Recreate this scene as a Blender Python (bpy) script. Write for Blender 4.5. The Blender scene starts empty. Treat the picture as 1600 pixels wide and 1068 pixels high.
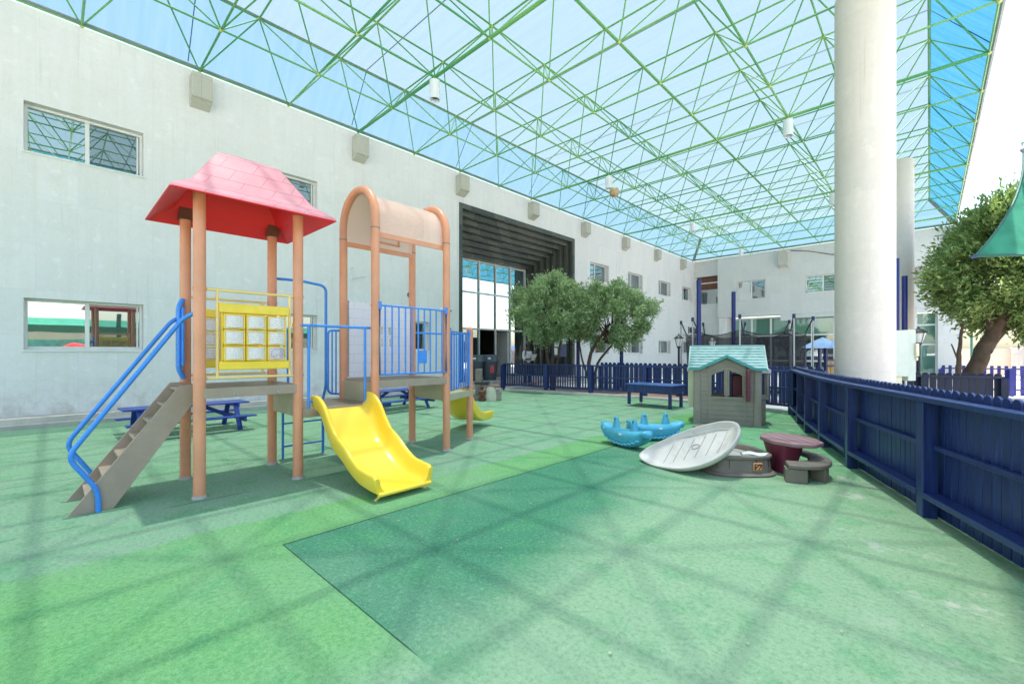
import bpy, math, random
from mathutils import Vector, Matrix, noise
R = math.radians
random.seed(7)
scene = bpy.context.scene
col = scene.collection

# ---------------------------------------------------------------- camera, sky, sun, exposure
YAW = R(43.05)
cd = bpy.data.cameras.new("camera"); cam = bpy.data.objects.new("camera", cd); col.objects.link(cam)
cam.location = (0, 0, 1.45); cam.rotation_euler = (R(90), 0, YAW)
cd.sensor_width = 36; cd.lens = 685 * 36 / 1600; cd.shift_x = -12 / 1600; cd.shift_y = 16.5 / 1600
cd.clip_start = .05; cd.clip_end = 2000
scene.camera = cam
SUN_DIR = Vector((.04, -.065, -1)).normalized()
w = bpy.data.worlds.new("World"); scene.world = w; w.use_nodes = True
wn = w.node_tree.nodes; bg = wn["Background"]
sky = wn.new("ShaderNodeTexSky"); sky.sky_type = 'NISHITA'; sky.sun_disc = False
sky.sun_elevation = R(85.6); sky.sun_rotation = R(-31); sky.dust_density = 2.2; sky.air_density = 1.3; sky.ozone_density = 1.0
w.node_tree.links.new(sky.outputs[0], bg.inputs[0]); bg.inputs[1].default_value = .15
sd = bpy.data.lights.new("sun", 'SUN'); sd.energy = 5.0; sd.angle = R(.85); sd.color = (1, .95, .87)
so = bpy.data.objects.new("sun", sd); col.objects.link(so); so.rotation_euler = SUN_DIR.to_track_quat('-Z', 'Y').to_euler()
scene.view_settings.view_transform = 'Standard'; scene.view_settings.look = 'None'; scene.view_settings.gamma = 1
scene.view_settings.exposure = 1.8
scene.cycles.max_bounces = 10; scene.cycles.transparent_max_bounces = 24; scene.cycles.diffuse_bounces = 5
scene.cycles.caustics_reflective = False; scene.cycles.caustics_refractive = False

# ---------------------------------------------------------------- helpers: mesh
class MB:
    def __init__(s): s.v = []; s.f = []
    def add(s, vs, fs):
        n = len(s.v); s.v += [tuple(v) for v in vs]; s.f += [tuple(i + n for i in f) for f in fs]; return s
    def box(s, x0, x1, y0, y1, z0, z1):
        return s.add([(x0,y0,z0),(x1,y0,z0),(x1,y1,z0),(x0,y1,z0),(x0,y0,z1),(x1,y0,z1),(x1,y1,z1),(x0,y1,z1)],
                     [(3,2,1,0),(4,5,6,7),(0,1,5,4),(1,2,6,5),(2,3,7,6),(3,0,4,7)])
    def beam(s, a, b, w, h, up=(0,0,1)):
        a = Vector(a); b = Vector(b); t = (b - a).normalized(); u = Vector(up)
        side = t.cross(u)
        if side.length < 1e-5: side = t.cross(Vector((1,0,0)))
        side.normalize(); u = side.cross(t).normalized()
        sx = side * w / 2; uz = u * h / 2
        vs = [p + i * sx + j * uz for p in (a, b) for (i, j) in ((-1,-1),(1,-1),(1,1),(-1,1))]
        return s.add(vs, [(0,1,2,3),(7,6,5,4),(0,4,5,1),(1,5,6,2),(2,6,7,3),(3,7,4,0)])
    def quad(s, a, b, c, d): return s.add([a,b,c,d], [(0,1,2,3)])
    def tube(s, pts, r, n=10, caps=True, closed=False):
        pts = [Vector(p) for p in pts]; m = len(pts)
        rs = r if isinstance(r, (list, tuple)) else [r] * m
        T = []
        for i in range(m):
            if closed: t = pts[(i+1) % m] - pts[i-1]
            else: t = pts[min(i+1, m-1)] - pts[max(i-1, 0)]
            T.append(t.normalized())
        ref = Vector((0,0,1)) if abs(T[0].z) < .9 else Vector((1,0,0))
        N = (ref - T[0] * ref.dot(T[0])).normalized()
        vs = []
        for i in range(m):
            N = (N - T[i] * N.dot(T[i])).normalized(); B = T[i].cross(N)
            k = 1.0
            if 0 < i < m-1 and not closed:
                c = (pts[i]-pts[i-1]).normalized().dot((pts[i+1]-pts[i]).normalized()); k = 1 / max(.6, math.sqrt((1+c)/2))
            for j in range(n):
                a = 2*math.pi*j/n; vs.append(pts[i] + (N*math.cos(a) + B*math.sin(a)) * rs[i])
        fs = []
        for i in range(m if closed else m-1):
            i2 = (i+1) % m
            for j in range(n):
                j2 = (j+1) % n; fs.append((i*n+j, i*n+j2, i2*n+j2, i2*n+j))
        if caps and not closed: fs.append(tuple(reversed(range(n)))); fs.append(tuple((m-1)*n+j for j in range(n)))
        return s.add(vs, fs)
    def cyl(s, c, r, z0, z1, n=16, r2=None):
        return s.tube([(c[0],c[1],z0),(c[0],c[1],z1)], [r, r if r2 is None else r2], n)
    def lathe(s, c, prof, n=24, cap=True):
        vs = []; m = len(prof)
        for (r, z) in prof:
            for j in range(n):
                a = 2*math.pi*j/n; vs.append((c[0]+r*math.cos(a), c[1]+r*math.sin(a), c[2]+z))
        fs = [(i*n+j, i*n+(j+1)%n, (i+1)*n+(j+1)%n, (i+1)*n+j) for i in range(m-1) for j in range(n)]
        if cap: fs.append(tuple(reversed(range(n)))); fs.append(tuple((m-1)*n+j for j in range(n)))
        return s.add(vs, fs)
    def sphere(s, c, r, n=12, m=8, sc=(1,1,1)):
        vs = [(c[0], c[1], c[2]-r*sc[2])]
        for i in range(1, m):
            p = -math.pi/2 + math.pi*i/m
            for j in range(n):
                a = 2*math.pi*j/n
                vs.append((c[0]+r*sc[0]*math.cos(p)*math.cos(a), c[1]+r*sc[1]*math.cos(p)*math.sin(a), c[2]+r*sc[2]*math.sin(p)))
        vs.append((c[0], c[1], c[2]+r*sc[2])); L = len(vs)-1
        fs = [(0, 1+(j+1)%n, 1+j) for j in range(n)]
        fs += [(1+i*n+j, 1+i*n+(j+1)%n, 1+(i+1)*n+(j+1)%n, 1+(i+1)*n+j) for i in range(m-2) for j in range(n)]
        fs += [(L, 1+(m-2)*n+j, 1+(m-2)*n+(j+1)%n) for j in range(n)]
        return s.add(vs, fs)
    def prism(s, pts, ext):          # pts: 3D polygon, ext: vector
        e = Vector(ext); n = len(pts); p = [Vector(q) for q in pts]
        return s.add(p + [q+e for q in p], [tuple(reversed(range(n))), tuple(range(n, 2*n))] + [(i, (i+1)%n, n+(i+1)%n, n+i) for i in range(n)])
    def loft(s, rings, closed_ring=True, caps=True):
        n = len(rings[0]); m = len(rings); vs = [p for r in rings for p in r]
        fs = [(i*n+j, i*n+(j+1)%n, (i+1)*n+(j+1)%n, (i+1)*n+j) for i in range(m-1) for j in range(n if closed_ring else n-1)]
        if caps: fs.append(tuple(reversed(range(n)))); fs.append(tuple((m-1)*n+j for j in range(n)))
        return s.add(vs, fs)
    def build(s, name, mat, parent=None, smooth=35, bevel=0, seg=2, loc=None, rz=0, **kw):
        me = bpy.data.meshes.new(name); me.from_pydata(s.v, [], s.f); me.materials.append(mat)
        me.validate()
        import bmesh
        bm = bmesh.new(); bm.from_mesh(me); bmesh.ops.recalc_face_normals(bm, faces=bm.faces); bm.to_mesh(me); bm.free()
        if smooth:
            me.polygons.foreach_set('use_smooth', [True]*len(me.polygons)); me.set_sharp_from_angle(angle=R(smooth))
        o = bpy.data.objects.new(name, me); col.objects.link(o)
        if parent: o.parent = parent
        if loc: o.location = loc
        o.rotation_euler.z = rz
        if bevel:
            b = o.modifiers.new('bevel', 'BEVEL'); b.width = bevel; b.segments = seg; b.limit_method = 'ANGLE'; b.angle_limit = R(40); b.harden_normals = False
        if kw: tag(o, **kw)
        return o

def tag(o, label=None, cat=None, group=None, kind=None):
    if label: o['label'] = label
    if cat: o['category'] = cat
    if group: o['group'] = group
    if kind: o['kind'] = kind
    return o
def thing(name, label, cat, loc=(0,0,0), rz=0, group=None):
    o = bpy.data.objects.new(name, None); col.objects.link(o); o.location = loc; o.rotation_euler.z = rz
    o.empty_display_size = .1
    return tag(o, label, cat, group)
def copy_tree(o, parent=None, label=None, loc=None, rz=None):
    kids = {}
    for q in bpy.data.objects:
        if q.parent: kids.setdefault(q.parent.name, []).append(q)
    def rec(a, par):
        c = a.copy(); col.objects.link(c); c.parent = par
        for k in kids.get(a.name, []): rec(k, c)
        return c
    c = rec(o, parent)
    if label: c['label'] = label
    if loc is not None: c.location = loc
    if rz is not None: c.rotation_euler.z = rz
    return c
def rd(r_, d_, z=0):                 # metres right of / in front of the tripod -> world
    c, s = math.cos(YAW), math.sin(YAW); return (r_*c - d_*s, r_*s + d_*c, z)

# ---------------------------------------------------------------- helpers: materials
class NT:
    def __init__(s, name):
        s.m = bpy.data.materials.new(name); s.m.use_nodes = True; s.t = s.m.node_tree; s.N = s.t.nodes
        s.b = s.N['Principled BSDF']; s.out = s.N['Material Output']
        s.tc = s.N.new('ShaderNodeTexCoord'); s.geo = None
    def link(s, a, b): s.t.links.new(a, b)
    def mth(s, op, a, b=None, c=None, clamp=False):
        n = s.N.new('ShaderNodeMath'); n.operation = op; n.use_clamp = clamp
        for i, x in enumerate((a, b, c)):
            if x is None: continue
            if isinstance(x, (int, float)): n.inputs[i].default_value = x
            else: s.link(x, n.inputs[i])
        return n.outputs[0]
    def noise(s, scale, detail=4, rough=.5, vec=None, stretch=None):
        n = s.N.new('ShaderNodeTexNoise'); n.inputs['Scale'].default_value = scale; n.inputs['Detail'].default_value = detail; n.inputs['Roughness'].default_value = rough
        v = vec or s.pos()
        if stretch:
            mp = s.N.new('ShaderNodeMapping'); mp.inputs['Scale'].default_value = stretch; s.link(v, mp.inputs[0]); v = mp.outputs[0]
        s.link(v, n.inputs['Vector']); return n.outputs['Fac']
    def pos(s):
        return s.tc.outputs['Object']
    def wpos(s):
        if s.geo is None: s.geo = s.N.new('ShaderNodeNewGeometry')
        return s.geo.outputs['Position']
    def sep(s, v):
        n = s.N.new('ShaderNodeSeparateXYZ'); s.link(v, n.inputs[0]); return n.outputs
    def ramp(s, f, stops):
        n = s.N.new('ShaderNodeValToRGB'); e = n.color_ramp.elements
        while len(e) < len(stops): e.new(.5)
        for i, (p, c) in enumerate(stops): e[i].position = p; e[i].color = (*c, 1) if len(c) == 3 else c
        s.link(f, n.inputs[0]); return n.outputs[0]
    def mix(s, f, a, b, mode='MIX'):
        n = s.N.new('ShaderNodeMix'); n.data_type = 'RGBA'; n.blend_type = mode
        for k, x in ((0, f), (6, a), (7, b)):
            if isinstance(x, (int, float)): n.inputs[k].default_value = x
            elif isinstance(x, tuple): n.inputs[k].default_value = (*x, 1) if len(x) == 3 else x
            else: s.link(x, n.inputs[k])
        return n.outputs[2]
    def mr(s, f, a, b, c=0., d=1., smooth=True):
        n = s.N.new('ShaderNodeMapRange'); n.interpolation_type = 'SMOOTHSTEP' if smooth else 'LINEAR'
        s.link(f, n.inputs[0])
        for i, x in enumerate((a, b, c, d)): n.inputs[i+1].default_value = x
        return n.outputs[0]
    def bump(s, h, st=.3, dist=.01):
        n = s.N.new('ShaderNodeBump'); n.inputs['Strength'].default_value = st; n.inputs['Distance'].default_value = dist
        s.link(h, n.inputs['Height']); s.link(n.outputs[0], s.b.inputs['Normal'])
    def set(s, color=None, rough=None, **k):
        if color is not None:
            if isinstance(color, tuple): s.b.inputs['Base Color'].default_value = (*color, 1)
            else: s.link(color, s.b.inputs['Base Color'])
        if rough is not None:
            if isinstance(rough, (int, float)): s.b.inputs['Roughness'].default_value = rough
            else: s.link(rough, s.b.inputs['Roughness'])
        for a, x in k.items():
            s.b.inputs[a.replace('_', ' ')].default_value = x
        return s.m

def paint(name, c, rough=.4, var=.12, scale=6, fine=60, bump=.05, spec=.5, dirt=0.0, dirtc=(.3,.27,.22), metal=0):
    t = NT(name); n1 = t.noise(scale, 5, .6); n2 = t.noise(fine, 3, .6)
    lo = tuple(x*(1-var) for x in c); hi = tuple(min(1, x*(1+var)) for x in c)
    cc = t.ramp(n1, [(.3, lo), (.7, hi)])
    if dirt: cc = t.mix(t.mr(t.noise(scale*.6, 8, .7), .52, .72, 0, dirt), cc, dirtc)
    rr = t.mr(n2, .2, .8, max(0.02, rough-.1), min(1, rough+.15))
    if bump: t.bump(n2, bump, .004)
    t.set(cc, rr, Specular_IOR_Level=spec, Metallic=metal); return t.m

MAT = {}
MAT['orange'] = paint('orange_post_paint', (.72,.30,.16), .38, .10, 3, 50, .03, dirt=.12, dirtc=(.62,.40,.30))
MAT['blue'] = paint('bright_blue_paint', (.05,.25,.72), .3, .10, 5, 50, .03)
MAT['navy'] = paint('navy_wood_paint', (.010,.022,.10), .27, .35, 5, 40, .12, dirt=.2, dirtc=(.03,.05,.12))
MAT['navy_far'] = paint('navy_wood_paint_weathered', (.016,.03,.20), .5, .3, 5, 40, .1)
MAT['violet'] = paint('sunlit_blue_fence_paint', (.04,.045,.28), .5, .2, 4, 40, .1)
MAT['yellow_pipe'] = paint('pale_yellow_paint', (.88,.62,.22), .35, .08, 5, 50, .03)
MAT['brown_deck'] = paint('beige_brown_coated_metal', (.37,.275,.20), .5, .12, 4, 90, .12, dirt=.25, dirtc=(.36,.31,.25))
MAT['deck_side'] = paint('khaki_coated_metal', (.45,.38,.245), .5, .12, 3, 70, .1, dirt=.35, dirtc=(.24,.19,.12))
MAT['grey_pl'] = paint('warm_grey_plastic', (.29,.24,.185), .5, .1, 4, 90, .15, dirt=.25, dirtc=(.3,.28,.24))
MAT['sand_pl'] = paint('brown_grey_plastic', (.19,.155,.12), .55, .14, 6, 90, .2, dirt=.45, dirtc=(.26,.23,.2))
MAT['lid_pl'] = paint('pale_faded_plastic', (.60,.54,.49), .5, .06, 7, 120, .1, dirt=.5, dirtc=(.36,.32,.27))
MAT['mauve_pl'] = paint('faded_maroon_plastic', (.28,.15,.15), .5, .15, 5, 90, .15, dirt=.35, dirtc=(.33,.25,.25))
MAT['maroon'] = paint('maroon_plastic', (.17,.02,.045), .45, .12, 5, 90, .1)
MAT['cream_pl'] = paint('cream_plastic', (.62,.58,.42), .45, .08, 5, 90, .1)
MAT['pink_pl'] = paint('pale_pink_plastic', (.66,.55,.57), .45, .05, 5, 90, .1)
MAT['croc'] = paint('turquoise_plastic', (.07,.37,.50), .33, .12, 6, 120, .08, dirt=.15, dirtc=(.2,.42,.5))
MAT['croc_l'] = paint('pale_turquoise_plastic', (.12,.45,.60), .35, .1, 6, 120, .05)
MAT['white'] = paint('white_paint', (.74,.74,.72), .4, .05, 3, 50, .04)
MAT['offwhite'] = paint('offwhite_metal', (.76,.745,.72), .45, .06, 3, 50, .04, dirt=.2)
MAT['lampwhite'] = paint('lamp_white_paint', (.72,.74,.76), .45, .05, 3, 50, .03)
MAT['black'] = paint('black_metal', (.018,.018,.022), .4, .2, 5, 50, .05)
MAT['darkgrey'] = paint('dark_blue_grey_plastic', (.05,.065,.085), .5, .15, 5, 60, .06)
MAT['steel'] = paint('galvanised_steel', (.48,.50,.54), .35, .1, 8, 60, .04, metal=.6)
MAT['concrete'] = paint('concrete', (.42,.40,.36), .85, .15, 3, 80, .3, dirt=.4, dirtc=(.28,.25,.2))
MAT['kerb'] = paint('pale_kerb_stone', (.55,.51,.45), .85, .14, 3, 80, .3, dirt=.4, dirtc=(.35,.3,.25))
MAT['brownblind'] = paint('brown_blind', (.14,.05,.025), .6, .2, 4, 50, .05)
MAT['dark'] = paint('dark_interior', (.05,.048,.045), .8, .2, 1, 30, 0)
MAT['curtain'] = paint('green_curtain', (.22,.40,.32), .8, .12, 2, 30, .1)
MAT['skin'] = paint('brown_skin', (.13,.065,.04), .5, .1, 8, 80, .03)
MAT['shirt'] = paint('white_cotton', (.72,.73,.76), .8, .06, 8, 80, .2)
MAT['trouser'] = paint('dark_trousers', (.02,.022,.03), .8, .2, 8, 80, .2)
MAT['red_under'] = None
MAT['bark'] = paint('bark', (.095,.06,.042), .9, .35, 5, 30, .8)
MAT['sandcol'] = paint('sand', (.40,.36,.30), .95, .12, 8, 150, .5)
MAT['orangewood'] = paint('yellow_board', (.62,.36,.12), .6, .12, 4, 50, .05)
MAT['tent'] = paint('blue_tent_fabric', (.02,.07,.42), .6, .15, 4, 50, .05)
MAT['lilac'] = paint('pale_blue_roof_panel', (.30,.42,.68), .5, .1, 3, 50, .05)

def m_stone(name, c, warm, joint=.55, bw=.6, bh=.9):
    t = NT(name); p = t.wpos()
    x, y, z = t.sep(p)[0:3]
    u = t.mth('ADD', x, y)
    cb = t.N.new('ShaderNodeCombineXYZ'); t.link(u, cb.inputs[0]); t.link(z, cb.inputs[1])
    br = t.N.new('ShaderNodeTexBrick'); t.link(cb.outputs[0], br.inputs['Vector'])
    br.inputs['Scale'].default_value = 1; br.inputs['Brick Width'].default_value = bw; br.inputs['Row Height'].default_value = bh
    br.inputs['Mortar Size'].default_value = .006; br.inputs['Mortar Smooth'].default_value = .4; br.offset = 0.0
    br.inputs['Color1'].default_value = (*c, 1); br.inputs['Color2'].default_value = (*tuple(v*.94 for v in c), 1)
    br.inputs['Mortar'].default_value = (*tuple(v*joint for v in c), 1); br.inputs['Bias'].default_value = 0
    streak = t.noise(1.0, 8, .7, p, (6, 6, .5))
    blot = t.noise(2.2, 8, .65, p)
    cc = t.mix(t.mr(streak, .35, .72, 0, .5), br.outputs['Color'], warm)
    cc = t.mix(t.mr(blot, .5, .72, 0, .5), cc, tuple(v*.86 for v in c))
    cc = t.mix(t.mr(t.noise(5, 3, .5, p), .62, .68, 0, .35), cc, tuple(min(1, v*1.12) for v in c))
    vein = t.noise(3.3, 8, .72, p)
    cc = t.mix(t.mr(t.mth('ABSOLUTE', t.mth('SUBTRACT', vein, .5)), .012, .0, 0, .25), cc, tuple(v*.6 for v in c))
    # dirt near the foot of the wall
    foot = t.mth('MULTIPLY', t.mr(z, 1.1, .15, 0, .45), t.mr(t.noise(3, 8, .7, p), .4, .65, 0, 1))
    drip = t.mth('MULTIPLY', t.mr(t.noise(1.0, 5, .6, p, (9, 9, .25)), .58, .72, 0, .5), t.mr(t.noise(.7, 3, .5, p), .42, .6))
    cc = t.mix(drip, cc, tuple(v*.68 for v in warm))
    cc = t.mix(foot, cc, (.36,.30,.24))
    t.bump(t.mth('ADD', br.outputs['Fac'], t.mth('MULTIPLY', t.noise(60, 4, .6, p), -.3)), -.25, .008)
    t.set(cc, .75, Specular_IOR_Level=.25); return t.m
MAT['stone'] = m_stone('grey_limestone', (.80,.765,.765), (.72,.68,.63), .90)
MAT['stone2'] = m_stone('grey_limestone_far', (.64,.64,.63), (.63,.60,.53), .88, .6, .6)
MAT['stonecol'] = m_stone('ivory_column_stone', (.70,.62,.55), (.64,.54,.44), .9, 10, 1.1)
MAT['corbel'] = m_stone('corbel_stone', (.50,.49,.44), (.52,.44,.30), .6, .6, .5)

def m_marble():
    t = NT('black_marble'); p = t.wpos(); x, y, z = t.sep(p)[0:3]
    cb = t.N.new('ShaderNodeCombineXYZ'); t.link(t.mth('ADD', t.mth('MULTIPLY', t.mth('FLOOR', t.mth('MULTIPLY', x, 3.99)), .37), y), cb.inputs[0]); t.link(z, cb.inputs[1])
    br = t.N.new('ShaderNodeTexBrick'); t.link(cb.outputs[0], br.inputs['Vector']); br.inputs['Scale'].default_value = 1
    br.inputs['Brick Width'].default_value = .62; br.inputs['Row Height'].default_value = .9; br.inputs['Mortar Size'].default_value = .004
    br.inputs['Color1'].default_value = (.045,.052,.05,1); br.inputs['Color2'].default_value = (.11,.112,.095,1); br.inputs['Mortar'].default_value = (.01,.01,.01,1)
    cc = t.mix(t.mr(t.noise(7, 6, .7, p), .35, .7, 0, .6), br.outputs['Color'], (.07,.075,.06))
    cc = t.mix(t.mr(t.noise(2.4, 9, .72, p), .655, .70, 0, .85), cc, (.5,.48,.42))
    t.set(cc, .14, Specular_IOR_Level=.5); return t.m
MAT['marble'] = m_marble()

def m_glass(name, refl=.5, base=(.02,.028,.03), tint=(.85,.92,.95)):
    t = NT(name); t.N.remove(t.b)
    d = t.N.new('ShaderNodeBsdfDiffuse'); d.inputs[0].default_value = (*base, 1)
    g = t.N.new('ShaderNodeBsdfGlossy'); g.inputs[0].default_value = (*tint, 1); g.inputs['Roughness'].default_value = .015
    bp = t.N.new('ShaderNodeBump'); bp.inputs['Strength'].default_value = .05; bp.inputs['Distance'].default_value = .02
    t.link(t.noise(1.2, 1, .5, t.wpos()), bp.inputs['Height']); t.link(bp.outputs[0], g.inputs['Normal'])
    mx = t.N.new('ShaderNodeMixShader'); mx.inputs[0].default_value = refl
    t.link(d.outputs[0], mx.inputs[1]); t.link(g.outputs[0], mx.inputs[2]); t.link(mx.outputs[0], t.out.inputs[0]); return t.m
MAT['glass'] = m_glass('reflective_window_glass', .74)
MAT['glass_screen'] = m_glass('window_glass_behind_fly_screen', .42, (.04,.05,.055))
MAT['glass_hall'] = m_glass('mirror_glass_facade', .80, (.02,.03,.03))
MAT['glass_green'] = m_glass('green_tinted_glass', .22, (.12,.26,.20))

def m_sheet(name, ta, tb, la, lb, fac):
    t = NT(name); t.N.remove(t.b); p = t.wpos(); x, y, z = t.sep(p)[0:3]
    wv = t.mth('SINE', t.mth('MULTIPLY', x, 42.0))
    st = t.noise(1.0, 6, .6, p, (.5, 7, .5))
    f = t.mr(st, .3, .7, 0, 1)
    tcol = t.mix(f, ta, tb)
    tcol = t.mix(t.mr(wv, -.2, 1, 0, .18), tcol, tuple(v*.8 for v in ta))
    tr = t.N.new('ShaderNodeBsdfTransparent'); t.link(tcol, tr.inputs[0])
    tl = t.N.new('ShaderNodeBsdfTranslucent'); t.link(t.mix(f, la, lb), tl.inputs[0])
    mx = t.N.new('ShaderNodeMixShader'); mx.inputs[0].default_value = fac
    t.link(tr.outputs[0], mx.inputs[1]); t.link(tl.outputs[0], mx.inputs[2]); t.link(mx.outputs[0], t.out.inputs[0]); return t.m
MAT['skirt_pale'] = m_sheet('light_blue_side_sheet', (.17,.22,.26), (.20,.25,.28), (.085,.150,.180), (.098,.160,.190), .7)
MAT['skirt'] = m_sheet('deep_blue_side_sheet', (.06,.17,.21), (.09,.21,.24), (.030,.145,.225), (.05,.175,.245), .6)
MAT['sheet'] = m_sheet('pale_blue_roof_sheet', (.66,.775,.79), (.69,.805,.82), (.070,.095,.095), (.076,.101,.100), .80)
def m_frame():
    t = NT('green_frame_paint'); c = t.mix(t.mr(t.noise(.25, 3, .5, t.wpos()), .4, .6), (.05,.26,.08), (.16,.38,.11)); t.set(c, .35); return t.m
MAT['frame'] = m_frame()
MAT['frame_y'] = paint('yellow_node_paint', (.42,.46,.16), .4, .15, 3, 40, .03)
MAT['gutter'] = paint('grey_gutter_metal', (.20,.22,.22), .5, .15, 3, 40, .03)

def m_perf(name, c, pitch=.022, hole=.30):
    t = NT(name); x, y, z = t.sep(t.pos())[0:3]
    # staggered round holes laid out along y and the girth (z+x of the bent plate)
    uvn = t.N.new('ShaderNodeUVMap'); u, v, _ = t.sep(uvn.outputs[0])[0:3]
    a = t.mth('DIVIDE', u, pitch); b = t.mth('DIVIDE', v, pitch*.866)
    row = t.mth('FLOOR', b); a2 = t.mth('ADD', a, t.mth('MULTIPLY', row, .5))
    fa = t.mth('SUBTRACT', t.mth('FRACT', a2), .5); fb = t.mth('SUBTRACT', t.mth('FRACT', b), .5)
    d = t.mth('SQRT', t.mth('ADD', t.mth('MULTIPLY', fa, fa), t.mth('MULTIPLY', fb, fb)))
    hm = t.mth('LESS_THAN', d, hole)
    t.set(c, .4)
    tr = t.N.new('ShaderNodeBsdfTransparent'); mx = t.N.new('ShaderNodeMixShader')
    t.link(hm, mx.inputs[0]); t.link(t.b.outputs[0], mx.inputs[1]); t.link(tr.outputs[0], mx.inputs[2]); t.link(mx.outputs[0], t.out.inputs[0])
    return t.m
MAT['perf'] = m_perf('perforated_orange_sheet', (.78,.50,.38), .022, .22)
MAT['perf_deck'] = m_perf('perforated_deck_metal', (.27,.21,.15), .035, .33)

def m_red():
    t = NT('red_roof_plastic'); x, y, z = t.sep(t.pos())[0:3]
    tone = t.mr(t.noise(4, 6, .6), .3, .7)
    gz = t.sep(t.tc.outputs['Normal'])[2]
    top = t.mix(tone, (.66,.22,.25), (.70,.28,.31))
    c = t.mix(t.mr(gz, .02, .12), (.88,.02,.03), top)      # paler pink on the up-facing outer skin, red inner skin
    # moulded shingle joints
    rows = t.mth('FRACT', t.mth('MULTIPLY', z, 6.6)); ln = t.mth('LESS_THAN', rows, .045)
    rowi = t.mth('FLOOR', t.mth('MULTIPLY', z, 6.6))
    ug = t.mth('ADD', t.mth('MULTIPLY', t.mth('ADD', x, t.mth('MULTIPLY', y, 1.0)), 3.4), t.mth('MULTIPLY', rowi, .5))
    vl = t.mth('LESS_THAN', t.mth('FRACT', ug), .02)
    msk = t.mth('MULTIPLY', t.mth('MAXIMUM', ln, vl), t.mr(gz, .02, .12))
    c = t.mix(t.mth('MULTIPLY', msk, .8), c, (.50,.10,.13))
    t.bump(t.mth('MULTIPLY', msk, -1), .6, .01)
    t.set(c, .42); return t.m
MAT['red'] = m_red()
MAT['yellow'] = paint('yellow_slide_plastic', (.80,.54,.05), .25, .03, 1.5, 40, .0, spec=.6, dirt=.10, dirtc=(.80,.60,.16))
MAT['yellow2'] = paint('yellow_panel_plastic', (.92,.62,.05), .35, .07, 5, 60, .04, dirt=.15, dirtc=(.6,.5,.2))

def m_smooth_yellow():
    t = NT('yellow_slide_plastic'); n = t.noise(1.3, 4, .5)
    c = t.mix(t.mr(n, .35, .7), (.93,.60,.035), (.95,.66,.06)); sc = t.noise(3, 8, .75, None, (1,14,1))
    c = t.mix(t.mr(sc, .60, .72, 0, .35), c, (.86,.72,.34)); t.set(c, .27, Specular_IOR_Level=.55); return t.m
MAT['yellow'] = m_smooth_yellow()
def m_wood(name, a, b, rough=.3):
    t = NT(name); g = t.noise(1, 6, .65, None, (38,38,2.2)); p = t.noise(2.2, 5, .6, None, (6,6,1))
    c = t.mix(t.mr(g, .35, .7), a, b); c = t.mix(t.mr(p, .60, .74, 0, .5), c, tuple(v*2.2+.01 for v in b))
    chips = t.noise(26, 5, .7); c = t.mix(t.mr(chips, .70, .74, 0, .7), c, (.12,.13,.17))
    t.bump(g, .25, .004); t.set(c, t.mr(g, .3, .7, rough, rough+.18)); return t.m
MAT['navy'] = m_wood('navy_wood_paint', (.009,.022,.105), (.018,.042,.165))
MAT['navy_shade'] = m_wood('shaded_navy_wood', (.004,.007,.026), (.007,.012,.04), .55)  # navy darkened in the colour itself to carry the shade on the fence
MAT['navy_far'] = MAT['navy']
def m_leaf(name, a, b):
    t = NT(name); oi = t.noise(2.6, 4, .6, t.wpos()); n2 = t.noise(29, 2, .7, t.wpos())
    c = t.mix(t.mr(t.mth('ADD', t.mth('MULTIPLY', oi, .5), t.mth('MULTIPLY', n2, .5)), .38, .62), a, b)
    t.set(c, .45, Specular_IOR_Level=.4)
    tl = t.N.new('ShaderNodeBsdfTranslucent'); t.link(t.mix(.5, c, (.12,.24,.04)), tl.inputs[0])
    mx = t.N.new('ShaderNodeMixShader'); mx.inputs[0].default_value = .3
    t.link(t.b.outputs[0], mx.inputs[1]); t.link(tl.outputs[0], mx.inputs[2]); t.link(mx.outputs[0], t.out.inputs[0]); return t.m
MAT['leaf'] = m_leaf('grey_green_leaves', (.11,.21,.065), (.58,.70,.40))
MAT['leaf2'] = m_leaf('olive_leaves', (.06,.13,.03), (.42,.50,.18))

def m_sail():
    t = NT('green_shade_cloth'); c = t.mix(t.mr(t.noise(3, 4, .5), .3, .7), (.03,.22,.13), (.05,.30,.19))
    t.set(c, .7); tl = t.N.new('ShaderNodeBsdfTranslucent'); t.link(c, tl.inputs[0])
    mx = t.N.new('ShaderNodeMixShader'); mx.inputs[0].default_value = .5
    t.link(t.b.outputs[0], mx.inputs[1]); t.link(tl.outputs[0], mx.inputs[2]); t.link(mx.outputs[0], t.out.inputs[0]); return t.m
MAT['sail'] = m_sail()
def m_net():
    t = NT('black_net'); t.set((.02,.02,.025), .8); tr = t.N.new('ShaderNodeBsdfTransparent'); mx = t.N.new('ShaderNodeMixShader'); mx.inputs[0].default_value = .36
    t.link(t.b.outputs[0], mx.inputs[1]); t.link(tr.outputs[0], mx.inputs[2]); t.link(mx.outputs[0], t.out.inputs[0]); return t.m
MAT['net'] = m_net()

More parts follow.
